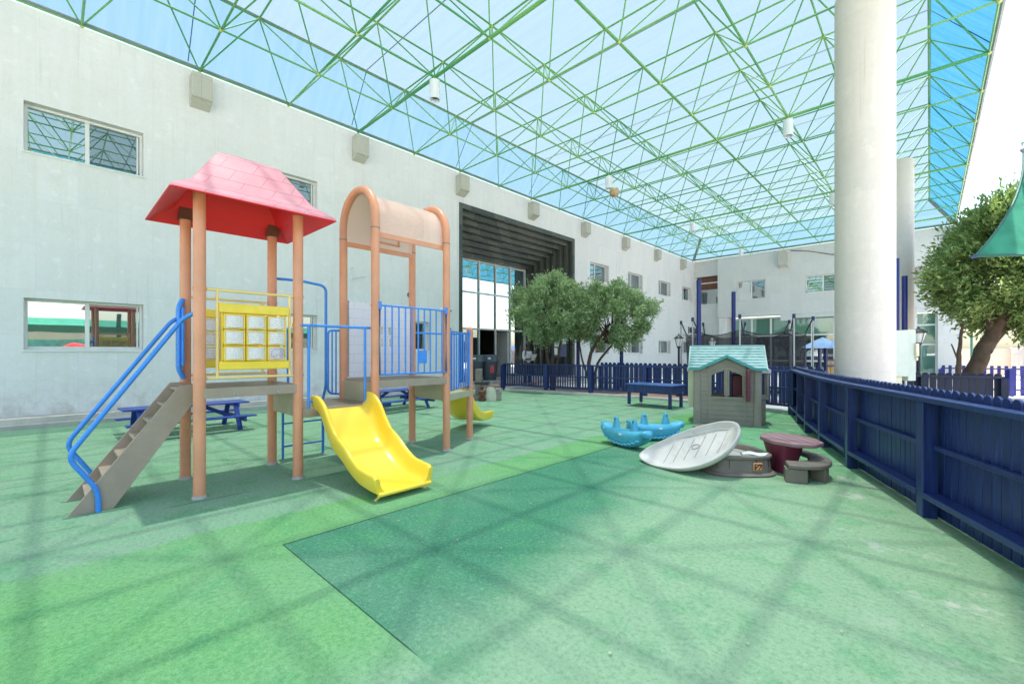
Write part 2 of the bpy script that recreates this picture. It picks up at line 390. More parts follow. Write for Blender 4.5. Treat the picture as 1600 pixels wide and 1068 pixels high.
def m_turf():
    t = NT('artificial_turf'); p = t.wpos(); x, y, z = t.sep(p)[0:3]
    wob = t.mth('MULTIPLY', t.mth('SUBTRACT', t.noise(1.6, 4, .6, p), .5), 1.3)
    big = t.noise(.55, 5, .6, p); med = t.noise(2.6, 6, .65, p); fine = t.noise(95, 3, .7, p); pile = t.noise(260, 2, .8, p)
    streak = t.noise(1.1, 6, .65, p, (4.5, .5, 1))
    def step(v, at, wd=.004): return t.mr(v, at-wd, at+wd, 0, 1, False)
    xl = step(x, -3.57); yb = step(y, 1.2); x2 = step(x, -4.22, .02)
    GREY = (.28,.41,.275); LIGHT = (.185,.43,.15); DARK = (.055,.235,.13); PALE = (.32,.47,.275); BACK = (.23,.44,.25)
    c = t.mix(t.mr(streak, .35, .7), GREY, BACK)                     # old turf, left and back
    c = t.mix(x2, c, LIGHT)                                          # newer strip along the climbing frame
    notb = t.mth('SUBTRACT', 1.0, yb)
    lowl = t.mth('MULTIPLY', notb, t.mr(t.mth('ADD', x, t.mth('MULTIPLY', wob, .15)), -4.30, -4.20))
    c = t.mix(lowl, c, LIGHT)
    inner = t.mth('MULTIPLY', xl, yb)
    c = t.mix(inner, c, DARK)
    # the worn pale area to the right of the dark roll
    dx = t.mth('ADD', t.mth('ADD', x, t.mth('MULTIPLY', y, .16)), t.mth('MULTIPLY', wob, .55))
    pale = t.mr(dx, -1.95, -1.15)
    c = t.mix(t.mth('MULTIPLY', pale, t.mr(y, 1.1, 1.25, .0, 1)), c, PALE)
    pale2 = t.mth('MULTIPLY', t.mr(t.mth('ADD', x, t.mth('MULTIPLY', wob, .2)), -1.95, -1.65), notb)
    c = t.mix(pale2, c, PALE)
    # greener back field
    back = t.mr(t.mth('ADD', y, wob), 5.6, 7.4)
    c = t.mix(t.mth('MULTIPLY', back, t.mth('MULTIPLY', xl, .85)), c, (.16,.42,.20))
    c = t.mix(t.mth('MULTIPLY', t.mr(big, .45, .65), .35), c, (.27,.42,.27))
    c = t.mix(t.mth('MULTIPLY', t.mr(med, .47, .68), .42), c, (.07,.33,.12))
    c = t.mix(t.mth('MULTIPLY', t.mr(fine, .44, .66), .5), c, t.mix(.5, c, (.44,.56,.40)))
    c = t.mix(t.mth('MULTIPLY', t.mr(pile, .56, .40), .6), c, t.mix(.65, c, (.01,.07,.03)))
    tuft = t.noise(34, 4, .7, p)
    c = t.mix(t.mth('MULTIPLY', t.mr(tuft, .52, .36), .42), c, t.mix(.55, c, (.02,.10,.04)))
    c = t.mix(t.mth('MULTIPLY', t.mr(tuft, .52, .70), .35), c, t.mix(.5, c, (.55,.66,.45)))
    # wear dust by the fence and the play table
    dust = t.mth('MULTIPLY', t.mr(t.noise(2.2, 8, .75, p), .54, .68), t.mr(t.mth('ADD', x, t.mth('MULTIPLY', y, .42)), .75, 1.7))
    c = t.mix(t.mth('MULTIPLY', dust, .75), c, (.58,.56,.47))
    # seams between the rolls
    def line(v, at, wd): return t.mr(t.mth('ABSOLUTE', t.mth('SUBTRACT', v, at)), wd, wd*.3, 0, 1)
    s1 = t.mth('MULTIPLY', line(x, -3.57, .012), yb); s2 = t.mth('MULTIPLY', line(y, 1.2, .006), t.mth('MULTIPLY', xl, t.mr(x, -1.7, -1.9)))
    fx = t.mth('FRACT', t.mth('DIVIDE', t.mth('ADD', x, 60.2), 2.0)); fy = t.mth('FRACT', t.mth('DIVIDE', t.mth('ADD', y, 59.1), 4.0))
    left = t.mr(x, -4.2, -4.3)
    s3 = t.mth('MULTIPLY', t.mth('MAXIMUM', line(fx, .5, .006), line(fy, .5, .003)), left)
    s3 = t.mth('MULTIPLY', s3, t.mr(t.noise(1.3, 2, .5, p), .42, .55))
    sm = t.mth('MAXIMUM', t.mth('MAXIMUM', s1, s2), t.mth('MULTIPLY', s3, .8))
    c = t.mix(t.mth('MULTIPLY', sm, .8), c, (.015,.05,.03))
    hb = t.mth('ADD', t.mth('MULTIPLY', pile, .6), t.mth('MULTIPLY', fine, .4))
    hb = t.mth('ADD', hb, t.mth('MULTIPLY', streak, 1.5))
    t.bump(t.mth('SUBTRACT', t.mth('ADD', hb, t.mth('MULTIPLY', tuft, .8)), sm), .7, .012)
    t.set(c, .95, Specular_IOR_Level=.12); return t.m
MAT['turf'] = m_turf()
def m_ground():
    t = NT('sandy_paving'); p = t.wpos(); c = t.mix(t.mr(t.noise(.3, 6, .6, p), .35, .65), (.50,.48,.45), (.60,.58,.54))
    t.bump(t.noise(30, 4, .6, p), .3, .01); t.set(c, .9); return t.m
MAT['ground'] = m_ground()
def m_brickpave():
    t = NT('red_paving'); br = t.N.new('ShaderNodeTexBrick'); t.link(t.wpos(), br.inputs['Vector']); br.inputs['Scale'].default_value = 1
    br.inputs['Brick Width'].default_value = .2; br.inputs['Row Height'].default_value = .1; br.inputs['Mortar Size'].default_value = .005
    br.inputs['Color1'].default_value = (.34,.17,.12,1); br.inputs['Color2'].default_value = (.42,.24,.18,1); br.inputs['Mortar'].default_value = (.4,.36,.3,1)
    t.set(br.outputs[0], .85); return t.m
MAT['pave'] = m_brickpave()

def B(mb, name, mat, parent=None, W=True, **k):
    """build; vertices are world coordinates, stored relative to the parent's base (unrotated parents)"""
    if parent is not None and W:
        L = Vector((0,0,0)); q = parent
        while q: L += q.location; q = q.parent
        mb.v = [(v[0]-L.x, v[1]-L.y, v[2]-L.z) for v in mb.v]
    return mb.build(name, MAT[mat] if isinstance(mat, str) else mat, parent, **k)

# ================================================================= SETTING: ground
B(MB().quad((-400,-400,-.012),(400,-400,-.012),(400,400,-.012),(-400,400,-.012)), 'ground', 'ground', smooth=0, kind='structure')
turf_pts = [(-12.45,-12),(5,-12),(2.15,1.7),(.95,4.4),(.25,5.75),(-.40,7.2),(-1.2,9.6),(-2.10,12.0),(-3.6,12.35),(-5.08,12.62),(-6.6,12.72),(-8.44,12.46),(-10.3,12.32),(-11.9,11.95),(-12.45,10.2)]
tm = MB(); tm.add([(x,y,.0) for x,y in turf_pts], [tuple(range(len(turf_pts)))])
B(tm, 'turf', 'turf', smooth=0, kind='structure')
# kerb round the far side of the turf
kb = MB(); kp = turf_pts[7:14]
for a, b in zip(kp, kp[1:]):
    kb.beam((a[0], a[1]+.02, .03), (b[0], b[1]+.02, .03), .2, .09)
B(kb, 'kerb', 'kerb', smooth=0, kind='structure', bevel=.01)
# paving behind the turf
B(MB().box(-13.0,1.2,12.9,32.9,-.1,-.004), 'pavement', 'ground', smooth=0, kind='structure')
B(MB().box(-12.9,-2,13.6,15.2,-.05,.004), 'footpath', 'pave', smooth=0, kind='structure')

# ================================================================= SETTING: stone building on the left
SP = 2.03; Y0 = .45; X0 = -13.0; ZB = 8.25; ZT = 9.62
bld = thing('stone_building', 'long grey stone building on the left with stepped black marble entrance', 'building', (-13, 11, 0))
def wall_grid(M, u0, u1, z0, z1, holes, place, depth):
    us = sorted({u0, u1, *[h[0] for h in holes], *[h[1] for h in holes]}); zs = sorted({z0, z1, *[h[2] for h in holes], *[h[3] for h in holes]})
    us = [u for u in us if u0 <= u <= u1]; zs = [z for z in zs if z0 <= z <= z1]
    for i in range(len(us)-1):
        for j in range(len(zs)-1):
            cu = (us[i]+us[i+1])/2; cz = (zs[j]+zs[j+1])/2
            if any(h[0] < cu < h[1] and h[2] < cz < h[3] for h in holes): continue
            M.quad(place(us[i],zs[j],0), place(us[i+1],zs[j],0), place(us[i+1],zs[j+1],0), place(us[i],zs[j+1],0))
    for a, b, c, d in holes:
        for (p, q) in (((a,c),(b,c)), ((b,c),(b,d)), ((b,d),(a,d)), ((a,d),(a,c))):
            M.quad(place(*p,0), place(*q,0), place(*q,depth), place(*p,depth))
def PX(X): return lambda u, z, d: (X - d, u, z)
def PY(Y): return lambda u, z, d: (u, Y + d, z)
def window(parent, place, a, b, c, d, dep=.16, split=.5, screen=1, fr=.05, name='window'):
    """sliding window: frame with sill; panes are sub-parts"""
    def bar(M, u0, u1, z0, z1, d0, d1):
        P = [place(u, z, q) for q in (d0, d1) for (u, z) in ((u0,z0),(u1,z0),(u1,z1),(u0,z1))]
        M.add(P, [(0,1,2,3),(7,6,5,4),(0,4,5,1),(1,5,6,2),(2,6,7,3),(3,7,4,0)])
    M = MB(); e = .003
    bar(M, a+e, b-e, c+e, c+fr, dep-.03, dep+.05); bar(M, a+e, b-e, d-fr, d-e, dep-.03, dep+.05)
    bar(M, a+e, a+fr, c+fr, d-fr, dep-.028, dep+.05); bar(M, b-fr, b-e, c+fr, d-fr, dep-.028, dep+.05)
    m = a + (b-a)*split; bar(M, m-.035, m+.035, c+fr, d-fr, dep-.02, dep+.05)
    bar(M, a+fr, m-.035, c+fr, c+fr+.025, dep-.005, dep+.04); bar(M, m+.035, b-fr, c+fr, c+fr+.025, dep+.01, dep+.04)
    bar(M, b-fr-.05, b-fr-.02, c+fr, d-fr, dep-.005, dep+.04)
    bar(M, a-.03, b+.03, c-.035, c+.002, -.035, dep-.03)
    f = B(M, name, 'offwhite', parent, smooth=0, bevel=.004, seg=1)
    p1 = MB(); bar(p1, a+fr, m-.035, c+fr+.02, d-fr, dep+.015, dep+.022); B(p1, 'pane', 'glass', f, smooth=0)
    p2 = MB(); bar(p2, m+.035, b-fr, c+fr+.02, d-fr, dep+.025, dep+.032); B(p2, 'pane', 'glass_screen' if screen else 'glass', f, smooth=0)
    return f
WY = [-8.4,-4.38,-.36,3.5,7.42] ; WY2 = [19.33,23.27,27.28,31.1]
holes = []
for y in WY:
    holes += [(y, y+1.8, 5.42, 6.41), (y, y+1.8, 1.50, 2.53)]
for i, y in enumerate(WY2):
    b = 1.62 if i == 3 else 1.83
    holes += [(y, y+b, 5.28, 6.22), (y, y+b, 1.38, 2.25)]
OP = (10.55, 17.98, 0.0, 7.15)
mw = MB(); wall_grid(mw, -16, 33.0, 0, ZB+.02, holes + [(OP[0], OP[1], -.001, OP[3])], PX(X0), .24)
mw.quad((-13,33.0,0),(-13,33.32,0),(-13,33.32,ZB+.02),(-13,33.0,ZB+.02)); mw.quad((-13,-16,ZB+.02),(-13,33.0,ZB+.02),(-17,33.0,ZB+.02),(-17,-16,ZB+.02))
B(mw, 'wall', 'stone', bld, smooth=0)
for k, (a, b, c, d) in enumerate(holes):
    window(bld, PX(X0), a, b, c, d, .2 if a < 19 else .2, .5 if a < 10 else .38)
# plinth of the wall
B(MB().box(-12.998,-12.62,-16,10.4,-.02,.2), 'plinth', 'kerb', bld, smooth=0, bevel=.012)
B(MB().box(-12.62,-12.44,-16,10.4,-.02,.09), 'plinth', 'concrete', bld, smooth=0, bevel=.01)
B(MB().box(-12.998,-12.70,18.1,33.0,-.02,.2), 'plinth', 'kerb', bld, smooth=0, bevel=.012)
# stepped portal
NST = 8; st = .19; dp = .25
def ushape(x, ins): return [(x,OP[0]+ins,0),(x,OP[0]+ins,OP[3]-ins),(x,OP[1]-ins,OP[3]-ins),(x,OP[1]-ins,0)]
for k in range(NST):
    b = st*(k+1); x = X0 - dp*k - (.012 if k == 0 else 0); x2 = X0 - dp*(k+1); a = st*k - (.09 if k else 0)
    prof = [(x,a),(x,b),(x2+.10,b),(x2+.10,b-.09),(x2,b-.09)]
    if k == NST-1: prof = [(x,a),(x,b),(x2-.1,b)]
    M = MB()
    for (xa0,ia),(xb0,ib) in zip(prof, prof[1:]):
        p, q = ushape(xa0,ia), ushape(xb0,ib)
        for m in range(3): M.quad(p[m],p[m+1],q[m+1],q[m])
    B(M, 'portal_step', 'marble', bld, smooth=0)
# porch floor and steps
B(MB().box(-15.2,-12.95,10.56,17.97,-.02,.30), 'porch', 'kerb', bld, smooth=0, bevel=.01)
B(MB().box(-12.95,-12.5,10.45,18.05,-.02,.15), 'porch_tread', 'pave', bld, smooth=0, bevel=.01)
B(MB().box(-12.5,-12.15,10.45,18.05,-.02,.06), 'porch_tread', 'kerb', bld, smooth=0, bevel=.01)
# glazed hall front
gx = X0 - dp*NST - .0; gy0, gy1, gz1 = OP[0]+st*NST, OP[1]-st*NST, OP[3]-st*NST
mull = [gy0+.04, 13.32, 14.36, 15.36, gy1-.04]; trs = [.33, 2.52, 4.15, gz1-.05]
M = MB()
for y in mull: M.box(gx-.05, gx+.05, y-.035, y+.035, .3, gz1)
for z in trs[1:]: M.box(gx-.045, gx+.045, gy0, gy1, z-.035, z+.035)
gf = B(M, 'glazing_frame', 'offwhite', bld, smooth=0, bevel=.005, seg=1)
for i in range(4):
    for j in range(3):
        if j == 0 and i in (1, 2): continue
        B(MB().box(gx-.02, gx-.012, mull[i]+.035, mull[i+1]-.035, trs[j]+.035, trs[j+1]-.035), 'pane', 'glass_hall' if (j > 0 or i == 3) else 'glass_screen', gf, smooth=0)
# open door leaf, dark hall behind
M = MB(); M.box(gx-.9, gx-.02, 15.22, 15.29, .31, 2.47)
B(M, 'door', 'offwhite', bld, smooth=0, bevel=.005)
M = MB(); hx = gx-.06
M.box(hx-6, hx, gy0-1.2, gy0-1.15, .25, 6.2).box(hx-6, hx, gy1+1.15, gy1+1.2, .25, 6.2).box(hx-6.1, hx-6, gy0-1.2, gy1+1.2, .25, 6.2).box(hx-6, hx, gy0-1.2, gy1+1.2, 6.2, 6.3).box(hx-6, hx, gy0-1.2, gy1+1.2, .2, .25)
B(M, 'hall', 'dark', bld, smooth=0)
# corbels that carry the roof frame
for k in range(-5, 16, 2):
    y = Y0 + SP*k
    M = MB(); M.add([(-12.999,y-.2,7.36),(-12.999,y+.2,7.36),(-12.66,y+.2,7.52),(-12.66,y-.2,7.52),(-12.999,y-.2,8.1),(-12.999,y+.2,8.1),(-12.66,y+.2,8.1),(-12.66,y-.2,8.1)],
                    [(0,1,2,3),(7,6,5,4),(0,4,5,1),(1,5,6,2),(2,6,7,3),(3,7,4,0)])
    B(M, 'corbel', 'corbel', bld, smooth=0, bevel=.012)

# ================================================================= SETTING: building across the far end
far = thing('end_building', 'grey stone building closing the far end with green curtained ground floor glazing', 'building', (-6, 33, 0))
FY = 33.0
fh = [(-9.9,-8.1,5.12,6.42), (-5.8,-3.95,5.25,6.33), (-1.7,-.05,5.2,6.3)]
M = MB(); wall_grid(M, -11.2, 1.2, 3.95, 8.27, fh, PY(FY), .22)
M.quad((-11.2,FY,3.95),(1.2,FY,3.95),(1.2,FY+.8,3.95),(-11.2,FY+.8,3.95)); M.quad((1.2,FY,0),(1.2,FY+6,0),(1.2,FY+6,8.27),(1.2,FY,8.27))
M.quad((-11.2,FY,3.95),(-11.2,FY+.35,3.95),(-11.2,FY+.35,8.27),(-11.2,FY,8.27)); M.quad((-13,FY,8.27),(1.2,FY,8.27),(1.2,FY+5,8.27),(-13,FY+5,8.27))
B(M, 'wall', 'stone2', far, smooth=0)
for h_ in fh: window(far, PY(FY), *h_, .18, .5, name='window')
M = MB(); wall_grid(M, -13.0, -11.2, 0, 8.26, [(-12.85,-11.2,5.05,7.1)], PY(FY+.3), .35)
B(M, 'wall', 'stone2', far, smooth=0)
f = B(MB().box(-12.9,-11.2,FY+.55,FY+.62,5.0,7.1), 'stair_window', 'black', far, smooth=0)
B(MB().box(-12.8,-11.25,FY+.50,FY+.54,6.15,7.05), 'blind', 'brownblind', f, smooth=0)
B(MB().box(-12.82,-11.22,FY+.46,FY+.50,6.58,6.66), 'rail', 'offwhite', f, smooth=0)
B(MB().box(-12.8,-11.25,FY+.52,FY+.54,5.06,6.13), 'pane', 'glass_screen', f, smooth=0)
M = MB(); M.box(-13,-10.3,FY+.75,FY+.8,0,3.95).box(-7.2,-6.55,FY-.01,FY+.7,3.55,3.945).box(-6.55,1.19,FY+.02,FY+.5,3.7,3.945).box(.35,1.19,FY+.02,FY+.78,0,3.7)
B(M, 'pier', 'stone2', far, smooth=0)
B(MB().box(-11.15,-10.6,FY+.1,FY+.75,0,3.94), 'pier', 'stone', far, smooth=0)
M = MB(); zz = [0.9, 2.55, 3.9]; xs = [-10.3 + 1.19*i for i in range(9)]
for x in xs: M.box(x-.06, x+.06, FY+.66, FY+.78, 0, 3.9)
for z in (.06, .9, 2.6, 3.84): M.box(-10.3, -.7, FY+.67, FY+.77, z-.05, z+.05)
gl = B(M, 'glazing_frame', 'offwhite', far, smooth=0)
M = MB()
for i in range(8):
    for (za, zb) in ((.11,.85),(.95,2.55),(2.65,3.79)):
        B(MB().box(xs[i]+.06, xs[i+1]-.06, FY+.72, FY+.73, za, zb), 'pane', 'glass_green' if za > 2 else 'glass_screen', gl, smooth=0)
M = MB()
for x in (-.55, .3): M.box(x-.06, x+.06, FY+.5, FY+.62, 0, 3.7)
for z in (1.9, 3.0): M.box(-.5, .25, FY+.51, FY+.61, z-.05, z+.05)
M.box(-.68,-.52,FY+.4,FY+.62,0,3.7)
g2 = B(M, 'glazing_frame', 'white', far, smooth=0)
for za, zb in ((.1,1.85),(1.95,2.95),(3.05,3.65)): B(MB().box(-.49,.24,FY+.57,FY+.58,za,zb), 'pane', 'glass_green', g2, smooth=0)
for x in (-7.0, 1.0):
    M = MB(); z0 = 7.15; M.add([(x-.25,FY-.001,z0-.12),(x+.25,FY-.001,z0-.12),(x+.25,FY-.4,z0),(x-.25,FY-.4,z0),(x-.25,FY-.001,8.05),(x+.25,FY-.001,8.05),(x+.25,FY-.4,8.05),(x-.25,FY-.4,8.05)], [(0,1,2,3),(7,6,5,4),(0,4,5,1),(1,5,6,2),(2,6,7,3),(3,7,4,0)])
    B(M, 'corbel', 'corbel', far, smooth=0, bevel=.012)
M = MB(); M.tube([(-6.6,FY-.03,8.1),(-5.6,FY-.03,7.9),(-4.4,FY-.03,7.5),(-4.2,FY-.03,7.48),(-3.6,FY-.03,7.75)], .02, 6)
B(M, 'cable', 'black', far)

# ================================================================= SETTING: space frame roof
roof = thing('canopy_roof', 'green space frame canopy with translucent blue sheets over the whole yard', 'canopy', (-6, 11.5, ZB))
KA, KB, NX = -6, 16, 7
def bn(i, k): return Vector((X0+2.0*i, Y0+SP*k, ZB+.05))
def tn(i, k): return Vector((X0+2.0*(i+.5), Y0+SP*(k+.5), ZT))
heavy = {3, 7, 11, 15}
for i in range(NX+1):
    B(MB().tube([bn(i,KA)+Vector((.035 if i==0 else 0,0,0)), bn(i,KB)+Vector((.035 if i==0 else 0,0,0))], .026 if i in (2,5) else .022, 8), 'bottom_chord', 'frame', roof)
for k in range(KA, KB+1):
    if k in heavy:
        M = MB().tube([bn(0,k), bn(NX,k)], .042, 8)
    else: M = MB().tube([bn(0,k), bn(NX,k)], .023, 8)
    B(M, 'bottom_chord', 'frame', roof)
for i in range(NX): B(MB().tube([tn(i,KA), tn(i,KB-1)], .022, 8), 'top_chord', 'frame', roof)
for k in range(KA, KB): B(MB().tube([tn(0,k), tn(NX-1,k)], .022, 8), 'top_chord', 'frame', roof)
webs = []
for i in range(NX):
    for k in range(KA, KB):
        t_ = tn(i, k)
        for di in (0, 1):
            for dk in (0, 1):
                b_ = bn(i+di, k+dk); webs.append((((t_+b_)/2 - Vector((-2.5,5.5,1.45))).length, t_, b_))
webs.sort(key=lambda q: q[0])
for _, a, b in webs[:100]: B(MB().tube([a, b], .0165, 6), 'web_strut', 'frame', roof)
M = MB()
for _, a, b in webs[100:]: M.tube([a, b], .0165, 6)
B(M, 'web_strut_lattice', 'frame', roof, kind='stuff')
nodes = [(bn(i,k)) for i in range(NX+1) for k in range(KA, KB+1)] + [tn(i,k) for i in range(NX) for k in range(KA, KB)]
nodes.sort(key=lambda q: (q-Vector((-4,7,1.45))).length)
for q in nodes[:100]: B(MB().sphere(q, .05, 8, 6), 'node', 'frame_y', roof)
M = MB()
for q in nodes[100:]: M.sphere(q, .048, 6, 5)
B(M, 'node_cluster', 'frame_y', roof, kind='stuff')
# sheets: flat top and four sloping skirts
xa, xb = X0+1, X0+2*NX-1; ya, yb = Y0+SP*(KA+.5), Y0+SP*(KB-.5); zt = ZT+.06; ze = ZB+.12
ea, eb, fa, fb = X0+.02, X0+2*NX+.06, Y0+SP*KA-.05, Y0+SP*KB+.03
def sheet(name, a, b, c, d): B(MB().quad(a,b,c,d), name, 'sheet' if name == 'roof_sheet' else ('skirt' if a[0] == xb and b[0] == xb and c[0] == eb else 'skirt_pale'), roof, smooth=0)
sheet('roof_sheet', (xa,ya,zt),(xb,ya,zt),(xb,yb,zt),(xa,yb,zt))
sheet('side_sheet', (xa,ya,zt),(xa,yb,zt),(ea,fb,ze),(ea,fa,ze))
sheet('side_sheet', (xb,ya,zt),(xb,yb,zt),(eb,fb,ze),(eb,fa,ze))
sheet('side_sheet', (xa,yb,zt),(xb,yb,zt),(eb,fb,ze),(ea,fb,ze))
sheet('side_sheet', (xa,ya,zt),(xb,ya,zt),(eb,fa,ze),(ea,fa,ze))
MAT['joint'] = paint('dark_blue_sheet_joint', (.01,.05,.25), .5, .1)
for k in range(KA, KB-1):
    y = Y0+SP*(k+.5)+.78
    if k % 2: continue
    B(MB().tube([(ea+.05,y,ze+.03),(xa,y,zt+.012),(xb,y,zt+.012),(eb-.05,y,ze+.03)], .011, 5), 'sheet_joint', 'joint', roof)
B(MB().tube([(eb,fa,ze),(eb,fb,ze),(ea,fb,ze)], .05, 6), 'eaves_gutter', 'gutter', roof)
B(MB().tube([(ea+.03,fa,ze-.03),(ea+.03,fb,ze-.03)], .035, 6), 'eaves_gutter', 'gutter', roof)
for (p, q) in (((xa,yb,zt-.05),(ea+.1,fb-.1,ze)), ((xb,yb,zt-.05),(eb-.1,fb-.1,ze))):
    B(MB().beam(p, q, .16, .12), 'hip_gutter', 'gutter', roof, smooth=0)
for x in (xa, xb): B(MB().tube([(x,ya,ZT+.03),(x,yb,ZT+.03)], .035, 6), 'ridge_rail', 'gutter', roof)

def column(x, y, lab):
    t = thing('round_column', lab, 'column', (x,y,0), group='round columns under the canopy')
    M = MB(); M.lathe((x,y,0), [(.462,.0),(.462,8.24)], 48); B(M, 'shaft', 'stonecol', t, smooth=50)
    M = MB(); M.lathe((x,y,0), [(.50,0),(.50,.3),(.475,.32)], 48, cap=False); B(M, 'base', 'corbel', t, smooth=50)
    M = MB(); M.box(x-.35,x+.35,y-.35,y+.35,8.241,8.27); B(M, 'bearing_plate', 'frame', t, smooth=0)
column(-.90, 10.55, 'thick ivory round column nearest the camera beside the grey electric box')
column(-.84, 20.75, 'ivory round column further back, half hidden behind the nearer one')

# ---- lights hanging from the frame
def can_light(i, k, lab):
    p = bn(i, k); t = thing('can_light', lab, 'ceiling light', (p.x,p.y,p.z-.1), group='cylindrical lights hanging from the canopy')
    B(MB().tube([(p.x,p.y,p.z-.02),(p.x,p.y,p.z-.12)], .02, 8), 'stem', 'lampwhite', t)
    z1, z0 = p.z-.1, p.z-.56
    M = MB().lathe((p.x,p.y,0), [(.02,z1),(.13,z1),(.13,z0),(.115,z0),(.11,z0+.1)], 24, cap=False); B(M, 'housing', 'lampwhite', t, smooth=40)
    B(MB().lathe((p.x,p.y,0), [(.11,z0+.08),(.0,z0+.10)], 20, cap=False), 'lens', 'darkgrey', t)
for (i, k, lab) in ((2,3,'largest white can light, hanging above the red roofed climbing frame'),(2,7,'white can light hanging beside the round beige ball'),
                    (5,7,'white can light closest to the thick ivory column'),(2,11,'small white can light hanging mid canopy over the far trees'),
                    (2,15,'tiny white can light hanging in front of the far stone wall'),(5,11,'white can light beyond the thick column')):
    can_light(i, k, lab)
tag(B(MB().sphere((-9.15,15.3,7.82), .2, 20, 14), 'ball', paint('beige_ball_rubber', (.50,.36,.20), .6, .25, 5, 40, .1)), 'round beige ball lodged under the green canopy frame', 'ball')

# ================================================================= fences
def fence(name, pts, label, cat='fence', group=None, mat='navy', h=1.04, side=1, pw=.085, gap=.012, rail_w=.13, over=.09, low=.2, postw=.11, mid=True, ledge=True, round_top=True, pick0=.005):
    """pts: base points. side=+1 puts the pickets to the right of the walking direction"""
    t = thing(name, label, cat, (pts[0][0], pts[0][1], 0), group=group)
    for (x, y) in pts:
        pass
    for idx, (a, b) in enumerate(zip(pts, pts[1:])):
        a = Vector((*a, 0)); b = Vector((*b, 0)); d = (b-a).normalized(); s = Vector((d.y, -d.x, 0)) * side
        L = (b-a).length
        ang = math.atan2(d.y, d.x)
        pm = MB(); pm.beam(a + Vector((0,0,-.02)), a + Vector((0,0,h-.025)), postw, postw, up=s); B(pm, 'post', mat, t, smooth=0, bevel=.006)
        off = s * (postw/2 + .012)
        e0 = a + d*.0; e1 = b
        B(MB().beam(e0 + Vector((0,0,h)) , e1 + Vector((0,0,h)), rail_w, .045), 'top_rail', mat, t, smooth=0, bevel=.006)
        if mid: B(MB().beam(a + d*postw*.5 + off*.55 + Vector((0,0,(h+low)/2)), b - d*postw*.5 + off*.55 + Vector((0,0,(h+low)/2)), .04, .045), 'middle_rail', mat, t, smooth=0, bevel=.004)
        if ledge: B(MB().beam(a + d*postw*.5 + off*.05 + Vector((0,0,low)), b - d*postw*.5 + off*.05 + Vector((0,0,low)), .13, .05), 'bottom_rail', mat, t, smooth=0, bevel=.006)
        else: B(MB().beam(a + d*postw*.5 + off*.55 + Vector((0,0,low)), b - d*postw*.5 + off*.55 + Vector((0,0,low)), .04, .06), 'bottom_rail', mat, t, smooth=0)
        M = MB(); n = max(1, int(round(L/(pw+gap)))); stp = L/n; w_ = stp-gap
        for i in range(n):
            c = a + d*(stp*(i+.5)) + off + s*(.012 + random.uniform(0,.004)); top = h + over + random.uniform(-.003,.003); th = .018
            u = d*(w_/2)
            if round_top:
                out = [c-u+Vector((0,0,pick0)), c+u+Vector((0,0,pick0))] + [c + u*math.cos(q) + Vector((0,0,top-w_*.45+w_*.45*math.sin(q))) for q in [math.pi*j/6 for j in range(7)]]
            else: out = [c-u+Vector((0,0,pick0)), c+u+Vector((0,0,pick0)), c+u+Vector((0,0,top)), c-u+Vector((0,0,top))]
            M.prism(out, s*th)
        B(M, 'picket_panel', mat, t, smooth=0)
    a = Vector((*pts[-1], 0)); pm = MB(); pm.beam(a + Vector((0,0,-.02)), a + Vector((0,0,h-.025)), postw, postw, up=Vector((1,0,0))); B(pm, 'post', mat, t, smooth=0, bevel=.006)
    return t
fence('picket_fence', [(1.65,1.75),(.78,3.55),(-.016,5.305),(-.72,6.9),(-1.2,8.15),(-1.60,9.35),(-1.93,10.45),(-2.33,11.8)],
      'solid navy picket fence with wide ledge rail along the right edge of the turf', 'fence', h=1.04, side=1)
fence('slat_fence', [(-2.33,11.8),(-3.7,12.42),(-5.08,12.79),(-6.59,12.87),(-8.44,12.58),(-10.3,12.44),(-12.2,12.1)],
      'navy fence of narrow open slats behind the playhouse and blue table', 'fence', h=1.0, side=1, pw=.05, gap=.055, rail_w=.09, over=.03, low=.2, ledge=False, round_top=False, pick0=.16, postw=.13)
fence('board_fence', [(-2.1,14.3),(-3.9,14.5),(-5.7,14.6),(-7.5,14.6),(-9.3,14.6)],
      'navy fence of wide boards standing just behind the open slat fence', 'fence', h=.98, side=-1, pw=.125, gap=.05, rail_w=.06, over=.1, low=.3, ledge=False, mid=False, round_top=True, mat='navy')
fence('inner_fence', [(-1.6,12.6),(-.1,13.2),(1.15,13.6)], 'short navy board fence coloured as in shade, between the electric box and the big tree', 'fence', mat='navy_shade', h=.93, side=-1, pw=.12, gap=.012, over=.08, low=.25, ledge=False, mid=False, rail_w=.05, round_top=True)
fence('yard_fence', [(.3,21.6),(2.0,21.9),(4.2,22.3),(6.5,22.8)], 'sunlit violet blue picket fence beyond the big tree', 'fence', h=.9, side=-1, pw=.09, gap=.09, over=.1, low=.2, ledge=False, round_top=False, mat='violet', rail_w=.05)
fence('gate_fence', [(1.95,13.9),(3.3,14.1)], 'very dark open slat fence at the right edge beyond the near fence', 'fence', mat='navy_shade', h=.95, side=-1, pw=.1, gap=.05, over=.06, low=.25, ledge=False, mid=False, rail_w=.05, round_top=False)

